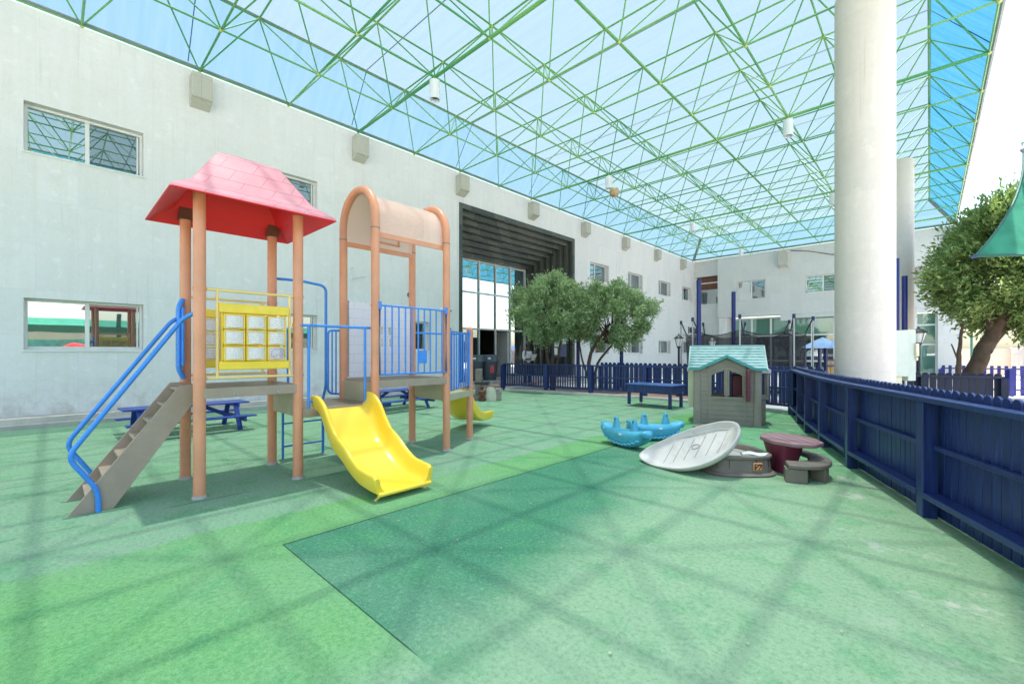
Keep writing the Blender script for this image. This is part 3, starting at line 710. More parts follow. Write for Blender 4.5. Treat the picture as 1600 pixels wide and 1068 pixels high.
# ================================================================= climbing frame
climb = thing('climbing_frame', 'large orange post climbing frame with red hipped roof, arched canopy and yellow slides', 'climbing frame', (-5.8, 2.6, 0))
PR = .054
def post(x, y, z1, cap=False):
    M = MB().tube([(x,y,-.02),(x,y,z1)], PR, 20)
    if cap: M.sphere((x,y,z1), PR, 16, 8)
    B(M, 'post', 'orange', climb, smooth=50)
    B(MB().lathe((x,y,0), [(PR+.012,0),(PR+.012,.012),(PR+.002,.03)], 20, cap=False), 'footing_collar', 'concrete', climb)
XA, XB = -5.32, -6.25
post(XA, 1.015, 3.05); post(XA, 1.95, 3.02); post(XB, 1.06, 3.12); post(XB, 1.97, 3.10)
post(-5.63, 4.80, 1.83, True)
# arches
YA1, YA2 = 2.86, 4.0; xa_, xb_ = -5.22, -6.12
def arch(y):
    cx = (xa_+xb_)/2; rr = (xa_-xb_)/2; zs = 3.20
    pts = [(xa_,y,-.02),(xa_,y,1.5),(xa_,y,zs)] + [(cx+rr*math.cos(a), y, zs+rr*1.0*math.sin(a)) for a in [math.pi*j/20 for j in range(1,20)]] + [(xb_,y,zs),(xb_,y,1.5),(xb_,y,-.02)]
    B(MB().tube(pts, PR, 18), 'arch_post', 'orange', climb, smooth=50)
    for x in (xa_, xb_): B(MB().tube([(x,y,3.05),(x,y,3.062)], PR+.003, 18), 'sleeve_joint', 'sand_pl', climb)
    for x in (xa_, xb_): B(MB().lathe((x,y,0), [(PR+.012,0),(PR+.012,.012),(PR+.002,.03)], 20, cap=False), 'footing_collar', 'concrete', climb)
arch(YA1); arch(YA2)
# perforated barrel cover with uv
def barrel():
    me = bpy.data.meshes.new('arch_cover'); cx = (xa_+xb_)/2; rr = (xa_-xb_)/2 - .045; y0, y1 = YA1+.03, YA2-.03
    prof = [(cx+rr, 3.02)] + [(cx+rr*math.cos(math.pi*j/24), 3.20+rr*math.sin(math.pi*j/24)) for j in range(25)] + [(cx-rr, 3.02)]
    vs, uv, acc = [], [], 0
    for i, (x, z) in enumerate(prof):
        if i: acc += math.hypot(x-prof[i-1][0], z-prof[i-1][1])
        vs += [(x,y0,z),(x,y1,z)]; uv += [(y0,acc),(y1,acc)]
    fs = [(2*i,2*i+1,2*i+3,2*i+2) for i in range(len(prof)-1)]
    L = climb.location; me.from_pydata([(a-L.x,b-L.y,c) for a,b,c in vs], [], fs); me.materials.append(MAT['perf'])
    ul = me.uv_layers.new(name='UVMap')
    for l in me.loops: ul.data[l.index].uv = uv[l.vertex_index]
    me.polygons.foreach_set('use_smooth', [True]*len(me.polygons))
    o = bpy.data.objects.new('arch_cover', me); col.objects.link(o); o.parent = climb
    for x in (cx+rr, cx-rr):
        B(MB().box(x-.008, x+.008, y0, y1, 2.96, 3.03), 'edge_strip', 'orange', o, smooth=0, bevel=.003)
    s = 1
    B(MB().box(cx-rr-.012, cx-rr+.012, 3.28, 3.72, 3.10, 3.13).box(cx-rr-.012, cx-rr+.012, 3.28, 3.72, 3.33, 3.36).box(cx-rr-.012, cx-rr+.012, 3.26, 3.29, 3.10, 3.36).box(cx-rr-.012, cx-rr+.012, 3.71, 3.74, 3.10, 3.36), 'plate_frame', 'orange', o, smooth=0)
    for z in (3.06,3.5): pass
barrel()
# red roof: outer and inner skins of a flared hip
def red_roof():
    cx, cy = -5.66, 1.47
    rings = [(.755,2.93),(.74,2.965),(.56,3.10),(.30,3.51),(.12,3.595)]
    M = MB(); vs = []
    for h_, z in rings: vs += [(cx-h_,cy-h_,z),(cx+h_,cy-h_,z),(cx+h_,cy+h_,z),(cx-h_,cy+h_,z)]
    fs = []
    for i in range(len(rings)-1):
        for j in range(4): fs.append((4*i+j, 4*i+(j+1)%4, 4*i+4+(j+1)%4, 4*i+4+j))
    fs.append((16,17,18,19)); n = len(vs)
    inner = [(.735,2.93),(.55,3.06),(.285,3.48),(.11,3.565)]
    for h_, z in inner: vs += [(cx-h_,cy-h_,z),(cx+h_,cy-h_,z),(cx+h_,cy+h_,z),(cx-h_,cy+h_,z)]
    for j in range(4): fs.append((j, n+j, n+(j+1)%4, (j+1)%4))
    for i in range(3):
        for j in range(4): fs.append((n+4*i+j, n+4*i+4+j, n+4*i+4+(j+1)%4, n+4*i+(j+1)%4))
    fs.append((n+12, n+15, n+14, n+13))
    M.add(vs, fs); r_ = B(M, 'hipped_roof', 'red', climb, smooth=0, bevel=.012, seg=2)
    for (x, y, z) in ((XB,1.06,3.09),(XB,1.97,3.07)):
        sx = -1 if x < cx else 1; sy = -1 if y < cy else 1
        M = MB().beam((x-sx*.02,y+sy*.09,z),(x-sx*.0,y-sy*.26,z+.02),.06,.02).beam((x,y,z-.12),(x,y,z+.02),.13,.13)
        B(M, 'roof_bracket', 'brownblind', r_, smooth=0, bevel=.004)
    return r_
red_roof()
# decks
def deck(x0, x1, y0, y1, z, h=.10):
    M = MB(); t_ = .012
    for (a,b,c,d) in ((x0,x1,y0,y0+t_),(x0,x1,y1-t_,y1),(x0,x0+t_,y0+t_,y1-t_),(x1-t_,x1,y0+t_,y1-t_)): M.box(a,b,c,d,z-h,z)
    o = B(M, 'deck', 'brown_deck', climb, smooth=0, bevel=.004)
    me = bpy.data.meshes.new('deck_grid'); L = climb.location
    vs = [(x0+t_,y0+t_,z-.004),(x1-t_,y0+t_,z-.004),(x1-t_,y1-t_,z-.004),(x0+t_,y1-t_,z-.004)]
    me.from_pydata([(a-L.x,b-L.y,c) for a,b,c in vs], [], [(0,1,2,3)]); me.materials.append(MAT['perf_deck'])
    ul = me.uv_layers.new(name='UVMap')
    for l in me.loops: v = vs[l.vertex_index]; ul.data[l.index].uv = (v[0], v[1])
    g = bpy.data.objects.new('deck_grid', me); col.objects.link(g); g.parent = o
    return o
deck(XB-.02, XA+.045, 1.02, 1.96, 1.09)
deck(-6.17, -5.25, 1.985, 2.84, .80)
deck(-6.10, -5.175, 2.86, 4.0, 1.09)
# triangular deck of the small post
M = MB(); tri = [(-5.2,4.02),(-5.6,4.82),(-6.2,4.60),(-6.12,4.02)]
M.prism([(x,y,.73) for x,y in tri], (0,0,.10)); B(M, 'deck', 'deck_side', climb, smooth=0, bevel=.004)
# riser plates between the deck levels
B(MB().box(-6.24,-5.34,1.962,1.982,.70,1.0), 'riser_plate', 'deck_side', climb, smooth=0, bevel=.003)
B(MB().box(-6.10,-5.22,2.836,2.852,.80,1.06), 'riser_plate', 'deck_side', climb, smooth=0, bevel=.003)
B(MB().box(-6.10,-5.22,4.004,4.018,.76,1.08), 'riser_plate', 'deck_side', climb, smooth=0, bevel=.003)
for (x,y,z) in ((XA+.047,1.3,1.02),(XA+.047,1.33,1.02),(XA+.047,1.72,1.02),(-5.17,3.3,1.02),(-5.17,3.6,1.02)):
    B(MB().sphere((x,y,z), .009, 8, 5), 'bolt', 'steel', climb)
for (x, y, zs) in ((XA,1.015,(1.19,2.09)),(XA,1.95,(1.19,1.765,2.09)),(XB,1.97,(1.19,2.09)),(-5.22,2.86,(1.165,1.765,2.06)),(-5.22,4.0,(.88,1.165,1.77,2.06)),(-5.63,4.80,(.88,1.77))):
    for z in zs: B(MB().tube([(x,y,z-.018),(x,y,z+.018)], PR+.006, 20), 'clamp_band', 'orange', climb)
# stairs
def stairs():
    xn, xf = -5.56, -6.12; 
    for x in (xn, xf):
        prof = [(0.10,0),(.90,1.12),(1.02,1.12),(1.02,.95),(.40,0.0)]
        M = MB().prism([(x-.012,y,z) for y,z in prof], (.024,0,0)); B(M, 'stringer', 'brown_deck', climb, smooth=0, bevel=.003)
    for i in range(7):
        z = .15 + i*.155; y = .215 + i*.114
        B(MB().box(xf+.013, xn-.013, y, y+.145, z-.03, z), 'tread', 'lid_pl' if False else 'brown_deck', climb, smooth=0, bevel=.004)
stairs()
def rail_tube(name, pts, r=.017, mat='blue', par=None, sub=6):
    # round the corners
    P = [Vector(p) for p in pts]; out = [P[0]]
    for i in range(1, len(P)-1):
        a, b, c = P[i-1], P[i], P[i+1]; k = min(.09, (a-b).length*.45, (c-b).length*.45)
        p0 = b + (a-b).normalized()*k; p1 = b + (c-b).normalized()*k
        for j in range(sub+1):
            q = j/sub; out.append(p0*(1-q)**2 + b*2*q*(1-q) + p1*q*q)
    out.append(P[-1]); return B(MB().tube(out, r, 12), name, mat, par or climb, smooth=50)
rail_tube('handrail', [(-5.53,.30,.0),(-5.53,.295,.20),(-5.53,.10,.53),(-5.53,.92,1.80),(-5.40,1.02,1.86)], .021)
rail_tube('handrail', [(-6.16,.31,.12),(-6.16,.28,.24),(-6.16,.10,.55),(-6.16,.92,1.80),(-6.20,1.03,1.86)], .021)
# stair mouth hoops on the back left post
for dx in (.06, .12):
    rail_tube('entry_bar', [(XB+dx,1.03,1.16),(XB+dx+.02,.98,1.26),(XB+dx+.02,.98,1.95),(XB+dx-.02,1.02,2.05)], .022)
B(MB().box(XB+.03,XB+.20,.995,1.02,1.30,1.95), 'entry_panel', 'blue', climb, smooth=0, bevel=.008)
# game panels with turning tiles (near and far side)
def game_panel(x, face):
    t_ = climb; y0, y1 = 1.075, 1.895
    f = MB()
    f.tube([(x,y0,2.09),(x,y1,2.09)], .015, 10).tube([(x,y0,1.19),(x,y1,1.19)], .015, 10)
    f.tube([(x,y0+.09,1.19),(x,y0+.09,2.09)], .014, 10).tube([(x,y1-.035,1.19),(x,y1-.035,2.09)], .014, 10)
    p = B(f, 'game_panel', 'yellow_pipe', climb, smooth=50)
    ya_, yb_ = y0+.10, y1-.05
    for (z0, z1) in ((1.86,1.96),(1.27,1.36)):
        B(MB().box(x-.035,x+.035,ya_,yb_,z0,z1), 'panel_bar', 'yellow2', p, smooth=0, bevel=.012)
    w_ = (yb_-ya_-.06)/3; hh = .165
    for i in range(3):
        for j in range(3):
            ca = ya_+.03+w_*i+.006; cb = ca+w_-.012; za = 1.365+hh*j; zb = za+hh-.012
            M = MB().box(x-.05,x+.05,ca,cb,za,za+.014).box(x-.05,x+.05,ca,cb,zb-.014,zb).box(x-.052,x+.052,ca,ca+.012,za,zb).box(x-.052,x+.052,cb-.012,cb,za,zb)
            fr = B(M, 'tile', 'yellow2', p, smooth=0, bevel=.004)
    for i in range(4):
        yy = ya_+.03+w_*i
        B(MB().box(x-.012,x+.012,yy-.006,yy+.006,1.36,1.87), 'spindle', 'yellow2', p, smooth=0)
    return p, (x, ya_, w_, hh)
def m_text():
    t = NT('tile_face_print'); x, y, z = t.sep(t.pos())[0:3]
    ln = t.mth('LESS_THAN', t.mth('FRACT', t.mth('MULTIPLY', z, 52)), .42)
    nz = t.mr(t.noise(140, 2, .5, None, (1,1,.35)), .45, .55)
    c = t.mix(t.mth('MULTIPLY', ln, t.mth('MULTIPLY', nz, .6)), (.80,.70,.64), (.36,.33,.38)); t.set(c, .4); return t.m
MAT['tileface'] = m_text()
MAT['ink'] = paint('drawing_ink', (.10,.12,.22), .6)
for (x, face) in ((XA, 1), (XB, 1)):
    p, (px_, ya_, w_, hh) = game_panel(x, face)
    tiles = [o for o in bpy.data.objects if o.parent == p and o.name.startswith('tile')]
    for i in range(3):
        for j in range(3):
            ca = ya_+.03+w_*i+.019; cb = ca+w_-.038; za = 1.365+hh*j+.015; zb = za+hh-.042
            # bowed printed face
            M = MB(); n = 8; ring = []
            for q in range(n+1):
                y = ca+(cb-ca)*q/n; b_ = .040 + .034*math.sin(math.pi*q/n)
                ring.append(y); M.v += [(x+face*b_,y,za),(x+face*b_,y,zb),(x+face*(b_-.006),y,za),(x+face*(b_-.006),y,zb)]
            for q in range(n): k0 = 4*q; M.f += [(k0,k0+4,k0+5,k0+1),(k0+2,k0+3,k0+7,k0+6),(k0,k0+2,k0+6,k0+4),(k0+1,k0+5,k0+7,k0+3)]
            mat = MAT['tileface'] if not (i == 2 and j == 0) else MAT['pink_pl']
            B(M, 'tile_face', mat, p)
    if x == XA:   # elephant line drawing on the last tile
        yc = ya_+.03+w_*2.5; zc = 1.365+hh*.46; X = x+.076; s_ = .085
        body = [(-.75,-.55),(-.78,0),(-.7,.4),(-.35,.62),(.1,.58),(.35,.66),(.6,.5),(.75,.2),(.82,-.15),(.95,-.4),(.86,-.5),(.66,-.2),(.55,-.1),(.5,-.6),(.28,-.6),(.22,-.15),(-.2,-.2),(-.3,-.62),(-.52,-.62),(-.5,-.2),(-.62,-.58)]
        B(MB().tube([(X, yc+a*s_, zc+b*s_*.85) for a, b in body], .0016, 4, closed=True).tube([(X,yc+.035,zc+.045),(X,yc+.02,zc+.01),(X,yc+.04,zc-.01),(X,yc+.05,zc+.03)], .0014, 4), 'elephant_drawing', 'ink', p)
# rails by the low deck, front
rl = rail_tube('guard_rail', [(-5.27,1.96,1.765),(-5.27,2.84,1.765)], .016)
for y in (2.05, 2.745): B(MB().tube([(-5.27,y,.80),(-5.27,y,1.765)], .016, 12), 'baluster', 'blue', rl)
B(MB().tube([(-5.27,2.05,.88),(-5.27,2.13,.88)], .012, 8), 'stub', 'blue', rl)
# tower 2 front guard rail
def guard(p0, p1, zt, zb, n, inset=.0, name='guard_rail', br=.0115):
    p0 = Vector(p0); p1 = Vector(p1)
    g = B(MB().tube([p0+Vector((0,0,zt)), p1+Vector((0,0,zt)), p1+Vector((0,0,zb)), p0+Vector((0,0,zb))], .0165, 12, closed=True), name, 'blue', climb, smooth=50)
    for i in range(n):
        q = p0.lerp(p1, (i+.75)/(n+.5)); B(MB().tube([q+Vector((0,0,zb)), q+Vector((0,0,zt))], br, 10), 'baluster', 'blue', g)
    for q in (p0, p1): B(MB().tube([q+Vector((0,0,zt-.05)), q+Vector((0,0,zt+.05))], .024, 10), 'clamp', 'blue', g)
    return g
guard((-5.175,2.90,0), (-5.175,3.96,0), 2.06, 1.165, 10)
guard((-5.24,4.08,0), (-5.60,4.76,0), 1.77, .88, 8)
rail_tube('guard_rail', [(-6.12,4.05,1.77),(-6.12,4.4,1.77),(-6.05,4.75,1.77),(-5.68,4.82,1.77)], .0165)
# climbing wall panel on the back of tower 2
def m_pinkwall():
    t = NT('pale_pink_block_panel'); br = t.N.new('ShaderNodeTexBrick'); cb = t.N.new('ShaderNodeCombineXYZ'); x,y,z = t.sep(t.pos())[0:3]
    t.link(y, cb.inputs[0]); t.link(z, cb.inputs[1]); t.link(cb.outputs[0], br.inputs['Vector']); br.inputs['Scale'].default_value = 1
    br.inputs['Brick Width'].default_value = .27; br.inputs['Row Height'].default_value = .13; br.inputs['Mortar Size'].default_value = .003
    br.inputs['Color1'].default_value = (.80,.72,.74,1); br.inputs['Color2'].default_value = (.82,.74,.75,1); br.inputs['Mortar'].default_value = (.66,.56,.58,1)
    t.bump(br.outputs['Fac'], -.5, .006); t.set(br.outputs[0], .45); return t.m
MAT['pinkwall'] = m_pinkwall()
M = MB(); wall_grid(M, 2.93, 3.94, 1.10, 2.18, [(3.42,3.46,1.72,1.84),(3.56,3.60,1.72,1.84),(3.42,3.46,1.54,1.66),(3.56,3.60,1.54,1.66)], PX(-6.09), .05)
wall_grid(M, 2.93, 3.94, 1.10, 2.18, [(3.42,3.46,1.72,1.84),(3.56,3.60,1.72,1.84),(3.42,3.46,1.54,1.66),(3.56,3.60,1.54,1.66)], PX(-6.14), 0)
M.box(-6.14,-6.09,2.93,2.97,2.18,2.20).box(-6.14,-6.09,3.2,3.42,2.18,2.20).box(-6.14,-6.09,3.62,3.84,2.18,2.20)
B(M, 'block_panel', 'pinkwall', climb, smooth=0)
B(MB().box(-5.19,-5.165,3.49,3.62,1.30,1.48), 'latch_plate', 'blue', climb, smooth=0, bevel=.004)
# rear ladder with hoop handles
lad = rail_tube('ladder', [(-6.43,2.16,-.01),(-6.43,2.16,.80),(-6.3,2.16,.86)], .016)
rail_tube('stile', [(-6.43,2.70,-.01),(-6.43,2.70,.80),(-6.33,2.70,.95),(-6.33,2.70,2.40),(-6.33,2.34,2.44),(-6.28,2.0,2.42)], .019, par=lad)
for z in (.17, .48): B(MB().tube([(-6.43,2.16,z),(-6.43,2.70,z)], .012, 10), 'rung', 'blue', lad)
B(MB().box(-6.45,-6.27,2.13,2.73,.70,.76), 'step_plate', 'brown_deck', lad, smooth=0, bevel=.004)
rail_tube('loop_rail', [(-6.17,2.82,1.765),(-6.17,2.66,1.765),(-6.17,2.66,.88),(-6.17,2.82,.86)], .016)
for y in (2.72, 2.775): B(MB().tube([(-6.17,y,.88),(-6.17,y,1.76)], .011, 8), 'baluster', 'blue', climb)
rail_tube('loop_rail', [(-6.24,2.0,1.78),(-6.24,2.16,1.78),(-6.24,2.16,.9),(-6.24,2.0,.88)], .016)

# slides
def slide(path, wfun, sidefun, name, seg=30):
    """path: list of (x,y,z) bed centre line; lofted trough with rolled rims"""
    P = [Vector(p) for p in path]; pts = []
    for i in range(len(P)-1):
        p0 = P[max(i-1,0)]; p1 = P[i]; p2 = P[i+1]; p3 = P[min(i+2,len(P)-1)]
        for j in range(6):
            t_ = j/6; pts.append(.5*((2*p1)+(p2-p0)*t_+(2*p0-5*p1+4*p2-p3)*t_*t_+(3*p1-p0-3*p2+p3)*t_**3))
    pts.append(P[-1]); n = len(pts); rings = []
    for i, p in enumerate(pts):
        t_ = (pts[min(i+1,n-1)]-pts[max(i-1,0)]).normalized(); sd_ = Vector((t_.y,-t_.x,0)).normalized(); nn = sd_.cross(t_).normalized()
        if nn.z < 0: nn = -nn
        f_ = i/(n-1); wd = wfun(f_)/2; hs = sidefun(f_)
        half = [(wd*.5,-.022),(wd-.03,-.02),(wd+.012,.0),(wd+.03,hs*.5),(wd+.038,hs-.02),(wd+.032,hs+.006),(wd+.012,hs+.016),(wd-.010,hs+.006),(wd-.02,hs-.02),(wd-.034,hs*.45),(wd-.052,.035),(wd-.085,.010),(wd*.5,.004)]
        ring = [p + sd_*a + nn*b for a, b in half] + [p + sd_*(-a) + nn*b for a, b in reversed(half)]
        rings.append(ring)
    M = MB().loft(rings); return B(M, name, 'yellow', climb, smooth=60, bevel=.006)
s1 = slide([(-5.30,2.455,.775),(-5.20,2.455,.77),(-5.10,2.455,.70),(-4.97,2.455,.54),(-4.84,2.455,.41),(-4.72,2.455,.345),(-4.60,2.455,.29),(-4.44,2.455,.20),(-4.25,2.455,.125),(-4.05,2.455,.095),(-3.88,2.455,.085)],
      lambda f: .66-.06*f, lambda f: .16 if f < .1 else .16+.02*math.sin(min(1,(f-.1)/.7)*math.pi) - (.02 if f>.97 else 0), 'slide')
for y in (2.16, 2.75): rail_tube('slide_bed_leg', [(-3.95,y*.2+2.455*.8,.07),(-3.98,y*.6+2.455*.4,.06),(-3.95,y,.0)], .014, 'yellow_pipe', s1)
# rolled front lip
B(MB().tube([(-3.87,2.455-.30+.6*q/10,.075 + .0*q) for q in range(11)], .022, 12), 'slide_lip', 'yellow', s1)
s2 = slide([(-5.93,4.56,.79),(-6.0,4.68,.76),(-6.10,4.86,.60),(-6.22,5.08,.40),(-6.36,5.32,.24),(-6.52,5.58,.16),(-6.66,5.98,.14)],
      lambda f: .50, lambda f: .14, 'slide')
rail_tube('slide_bed_leg', [(-6.5,5.55,.13),(-6.47,5.5,.0)], .018, 'yellow_pipe', s2)

# ================================================================= playground things
def picnic(loc, rz, L, label, group='small navy picnic tables'):
    t = thing('picnic_table', label, 'picnic table', loc, rz, group)
    def b(M, n, par=t): return M.build(n, MAT['navy_pic'], par, smooth=0, bevel=.005)
    for i in range(3): b(MB().box(-L/2, L/2, -.29+.2*i, -.11+.2*i, .475, .50), 'top_plank')
    for s in (-1, 1):
        b(MB().box(-L/2, L/2, s*.58-.11, s*.58+.11, .255, .28), 'bench')
        for e in (-1, 1):
            x = e*(L/2-.22)
            b(MB().beam((x,s*.22,.47),(x,s*.50,.0),.035,.08,up=(1,0,0)), 'leg')
    for e in (-1, 1):
        x = e*(L/2-.22)
        b(MB().box(x+.02,x+.055,-.68,.68,.17,.255), 'seat_bearer'); b(MB().box(x+.02,x+.055,-.28,.28,.40,.475), 'top_bearer')
        b(MB().beam((x,0,.20),(x-e*.5,0,.46),.03,.07), 'brace')
    return t
MAT['navy_pic'] = paint('navy_picnic_paint', (.02,.05,.27), .4, .2, 5, 50, .08, dirt=.2, dirtc=(.1,.14,.3))
pt = picnic((-9.95,1.72,0), R(92), 1.85, 'navy picnic table seen behind the brown stairs of the climbing frame')
copy_tree(pt, None, 'navy picnic table seen under the arched tower, nearer the building entrance', (-10.05,6.05,0), R(98))

def rdbox(M, c, w_, d_, z0, z1):
    x, y = c; return M.box(x-w_/2, x+w_/2, y-d_/2, y+d_/2, z0, z1)
# blue sand / water activity table
t = thing('activity_table', 'navy wooden activity table with raised tray standing by the slat fence', 'table', (-5.42,11.15,0), R(0))
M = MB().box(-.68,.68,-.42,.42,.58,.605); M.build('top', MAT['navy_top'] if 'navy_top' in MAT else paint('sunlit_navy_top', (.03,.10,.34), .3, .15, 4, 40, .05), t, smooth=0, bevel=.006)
M = MB().box(-.62,.62,-.38,.38,.38,.578); M.build('tray', MAT['navy'], t, smooth=0, bevel=.005)
for sx in (-1,1):
    for sy in (-1,1): MB().box(sx*.58-.035,sx*.58+.035,sy*.34-.035,sy*.34+.035,.05,.40).build('leg', MAT['navy'], t, smooth=0, bevel=.004)
for sy in (-1,1):
    MB().tube([(-.58,sy*.34-.02,.03),(-.58,sy*.34+.02,.03)], .03, 12).build('caster', MAT['white'], t)
    MB().box(.545,.615,sy*.34-.035,sy*.34+.035,0,.05).build('foot', MAT['navy'], t, smooth=0)

# crocodile rockers
def croc(loc, rz, label):
    t = thing('rocker', label, 'rocking toy', loc, rz, 'turquoise crocodile rocking toys')
    L = 1.0; n = 30; rings = []
    for i in range(n+1):
        u = i/n; x = -L/2 + L*u
        # top line: head bump, saddle, raised snout; bottom line: rocker arc
        top = .30 + .035*math.exp(-((u-.09)/.07)**2) - .035*math.sin(u*math.pi) + .015*math.exp(-((u-.93)/.05)**2)
        bot = .195*abs(2*u-1)**2.3; bot = max(bot, (.19 if u > .86 else 0)*min(1,(u-.86)/.03 if u > .86 else 0))
        hw = .145*(1-.38*abs(2*u-1)**3)
        if u < .05: k = math.sqrt(max(.0, 1-((.05-u)/.05)**2)); hw *= max(.15,k); top -= .05*(1-k); bot += .03*(1-k)
        if u > .95: k = math.sqrt(max(.0, 1-((u-.95)/.05)**2)); hw *= max(.15,k); top -= .05*(1-k); bot += .02*(1-k)
        bot = min(bot, top-.06)
        cz = (top+bot)/2; hz = (top-bot)/2; ring = []
        for j in range(20):
            a = 2*math.pi*j/20; ca, sa = math.cos(a), math.sin(a); e = .62
            ring.append((x, hw*math.copysign(abs(ca)**e, ca)*(1.0 if sa > -.2 else .85), cz+hz*math.copysign(abs(sa)**e, sa)))
        rings.append(ring)
    b_ = MB().loft(rings).build('body', MAT['croc'], t, smooth=60)
    for x in (-.20, .18):
        M = MB(); rr = []
        for z, w_, d_ in ((.24,.08,.065),(.31,.062,.05),(.38,.045,.036),(.425,.036,.03),(.445,.02,.018)):
            rr.append([(x+w_*math.cos(2*math.pi*j/14), d_*math.sin(2*math.pi*j/14), z) for j in range(14)])
        h_ = M.loft(rr).build('handle', MAT['croc'], t, smooth=60)
        MB().tube([(x,-.035,.40),(x,.035,.40)], .013, 10).build('handle_hole', MAT['black'], h_)
    for s in (-1, 1):
        pts = []
        for i in range(60):
            u = .12+.76*i/59; x = -L/2+L*u; zz = .195*abs(2*u-1)**2.3 + .06 + .010*math.sin(i*1.05)
            pts.append((x, s*(.135*(1-.38*abs(2*u-1)**3)+.004), zz))
        MB().tube(pts, .013, 6).build('teeth_ridge', MAT['croc_l'], t)
        pts = [(x, y+s*.001, z+.055+.004*math.sin(i*2.1)) for i, (x,y,z) in enumerate(pts) if 10 < i < 50]
        MB().tube(pts, .004, 6).build('lip_line', MAT['croc_l'], t)
        e = MB().sphere((-.36, s*.118, .24), .028, 12, 8).build('eye', MAT['croc_l'], t)
        MB().sphere((-.36, s*.136, .241), .012, 10, 6).build('pupil', MAT['croc'], e)
        MB().box(-.005,.055,s*.146-.006,s*.146+.006,.19,.22).build('sticker', MAT['white'], t, smooth=0, bevel=.006)
    for x in (-.47,): 
        for s in (-1,1): MB().sphere((x, s*.05, .315), .022, 10, 6).build('nostril', MAT['croc'], t)
    return t
cr = croc((*rd(2.26,7.30)[:2],0), YAW+R(8), 'turquoise crocodile rocker lying side on behind the nose of the other one')
c2 = copy_tree(cr, None, 'turquoise crocodile rocker in front, pointing its nose toward the camera', (*rd(1.64,6.78)[:2],0), YAW+R(-58))

# sandbox set
sb = thing('sandbox', 'low grey plastic sandbox holding white sand with the pale lid leaning on it', 'sandbox', rd(2.66,5.52), YAW)
def outline(a, b, n=40, e=.75, x0=0, y0=0): return [(x0+a*math.copysign(abs(math.cos(q))**e, math.cos(q)), y0+b*math.copysign(abs(math.sin(q))**e, math.sin(q))) for q in [2*math.pi*j/n for j in range(n)]]
def ringmesh(levels, n=40, cap_last=True):
    M = MB(); rr = [[(x,y,z) for x,y in outline(a,b,n,e)] for a,b,z,e in levels]; return M.loft(rr, caps=cap_last)
ringmesh([(.42,.44,0,.6),(.43,.45,.02,.6),(.415,.435,.035,.6),(.39,.41,.045,.6),(.37,.39,.19,.6),(.39,.41,.205,.6),(.39,.41,.23,.6),(.37,.39,.238,.6),(.32,.34,.235,.6),(.30,.32,.20,.6),(.29,.31,.06,.6)]).build('basin', MAT['sand_pl'], sb, smooth=40)
for k in range(26):
    q = 2*math.pi*k/26; x, y = .382*math.copysign(abs(math.cos(q))**.6, math.cos(q)),   .402*math.copysign(abs(math.sin(q))**.6, math.sin(q))
    if k % 2 == 0: MB().beam((x,y,.05),(x*.985,y*.985,.19),.006,.006).build('joint_groove', MAT['black'], sb, smooth=0)
M = MB(); o_ = outline(.29,.31,32,.6); M.add([(x,y,.17+.02*noise.noise(Vector((x*3,y*3,0)))) for x,y in o_]+[(0,0,.2)], [(j,(j+1)%32,32) for j in range(32)]); M.build('sand', MAT['sandcol'], sb)
# white sand bag on the rim
tagbag = MB(); rr = []
for i in range(11):
    u = i/10; rr.append([(-.02+.32*u, -.30+.08*math.cos(a)*math.sin(max(.15,u)*math.pi*.97+.05)*1.0, .245+.024*math.sin(a)*math.sin(max(.15,u)*math.pi*.97+.05)+.012*math.sin(7*u)) for a in [2*math.pi*j/12 for j in range(12)]])
tag(tagbag.loft(rr).build('cloth', MAT['white'], None, loc=rd(2.66,5.52), rz=YAW), 'crumpled white cloth lying on the rim of the grey sandbox', 'cloth')
MAT['emblem_o'] = paint('emblem_orange', (.62,.30,.12), .5); MAT['emblem_k'] = paint('emblem_dark', (.12,.03,.02), .5)
e = MB().box(.06,.17,-.422,-.400,.07,.165).build('badge', MAT['emblem_o'], sb, smooth=0, bevel=.012)
MB().box(.070,.160,-.426,-.4215,.080,.155).build('badge_field', MAT['emblem_k'], e, smooth=0, bevel=.006)
MB().prism([(.078,-.4265,.086),(.112,-.4265,.086),(.140,-.4265,.138),(.118,-.4265,.130)], (0,-.002,0)).prism([(.122,-.4265,.086),(.152,-.4265,.086),(.152,-.4265,.122)], (0,-.002,0)).prism([(.078,-.4265,.132),(.104,-.4265,.148),(.098,-.4265,.126)], (0,-.002,0)).build('badge_figure', MAT['emblem_o'], e, smooth=0)

# lid: shallow shell, leaning; local frame = long axis u, short axis v, normal n
def ray_on_plane(px, py, P0, n_):
    c, s = math.cos(YAW), math.sin(YAW); r_ = (px-812)/685; z_ = -(py-550.5)/685
    d_ = Vector((r_*c-s, r_*s+c, z_)); o_ = Vector((0,0,1.45)); return o_ + d_*((P0-o_).dot(n_)/d_.dot(n_))
def v3(r_, d_, z): return Vector(rd(r_, d_, z))
A_, F_, R_ = v3(1.62,5.90,.03), v3(1.92,5.24,.02), v3(2.54,5.08,.47)
nn = (F_-A_).cross(R_-A_).normalized(); nn = nn if nn.z > 0 else -nn
LID = [(1001,714),(1003,722),(1018,731),(1040,736),(1064,738),(1090,734),(1115,725),(1138,710),(1151,694),(1157,680),(1155,670),(1148,665),(1130,664),(1108,668),(1085,674),(1060,683),(1035,694),(1014,704)]
op = [ray_on_plane(x, y, A_, nn) for x, y in LID]
cen = sum(op, Vector())/len(op)
lid = thing('shell_cover', 'large pale grey shell shaped sandbox lid lying tilted on the turf', 'lid', cen+Vector((0,0,.035)))
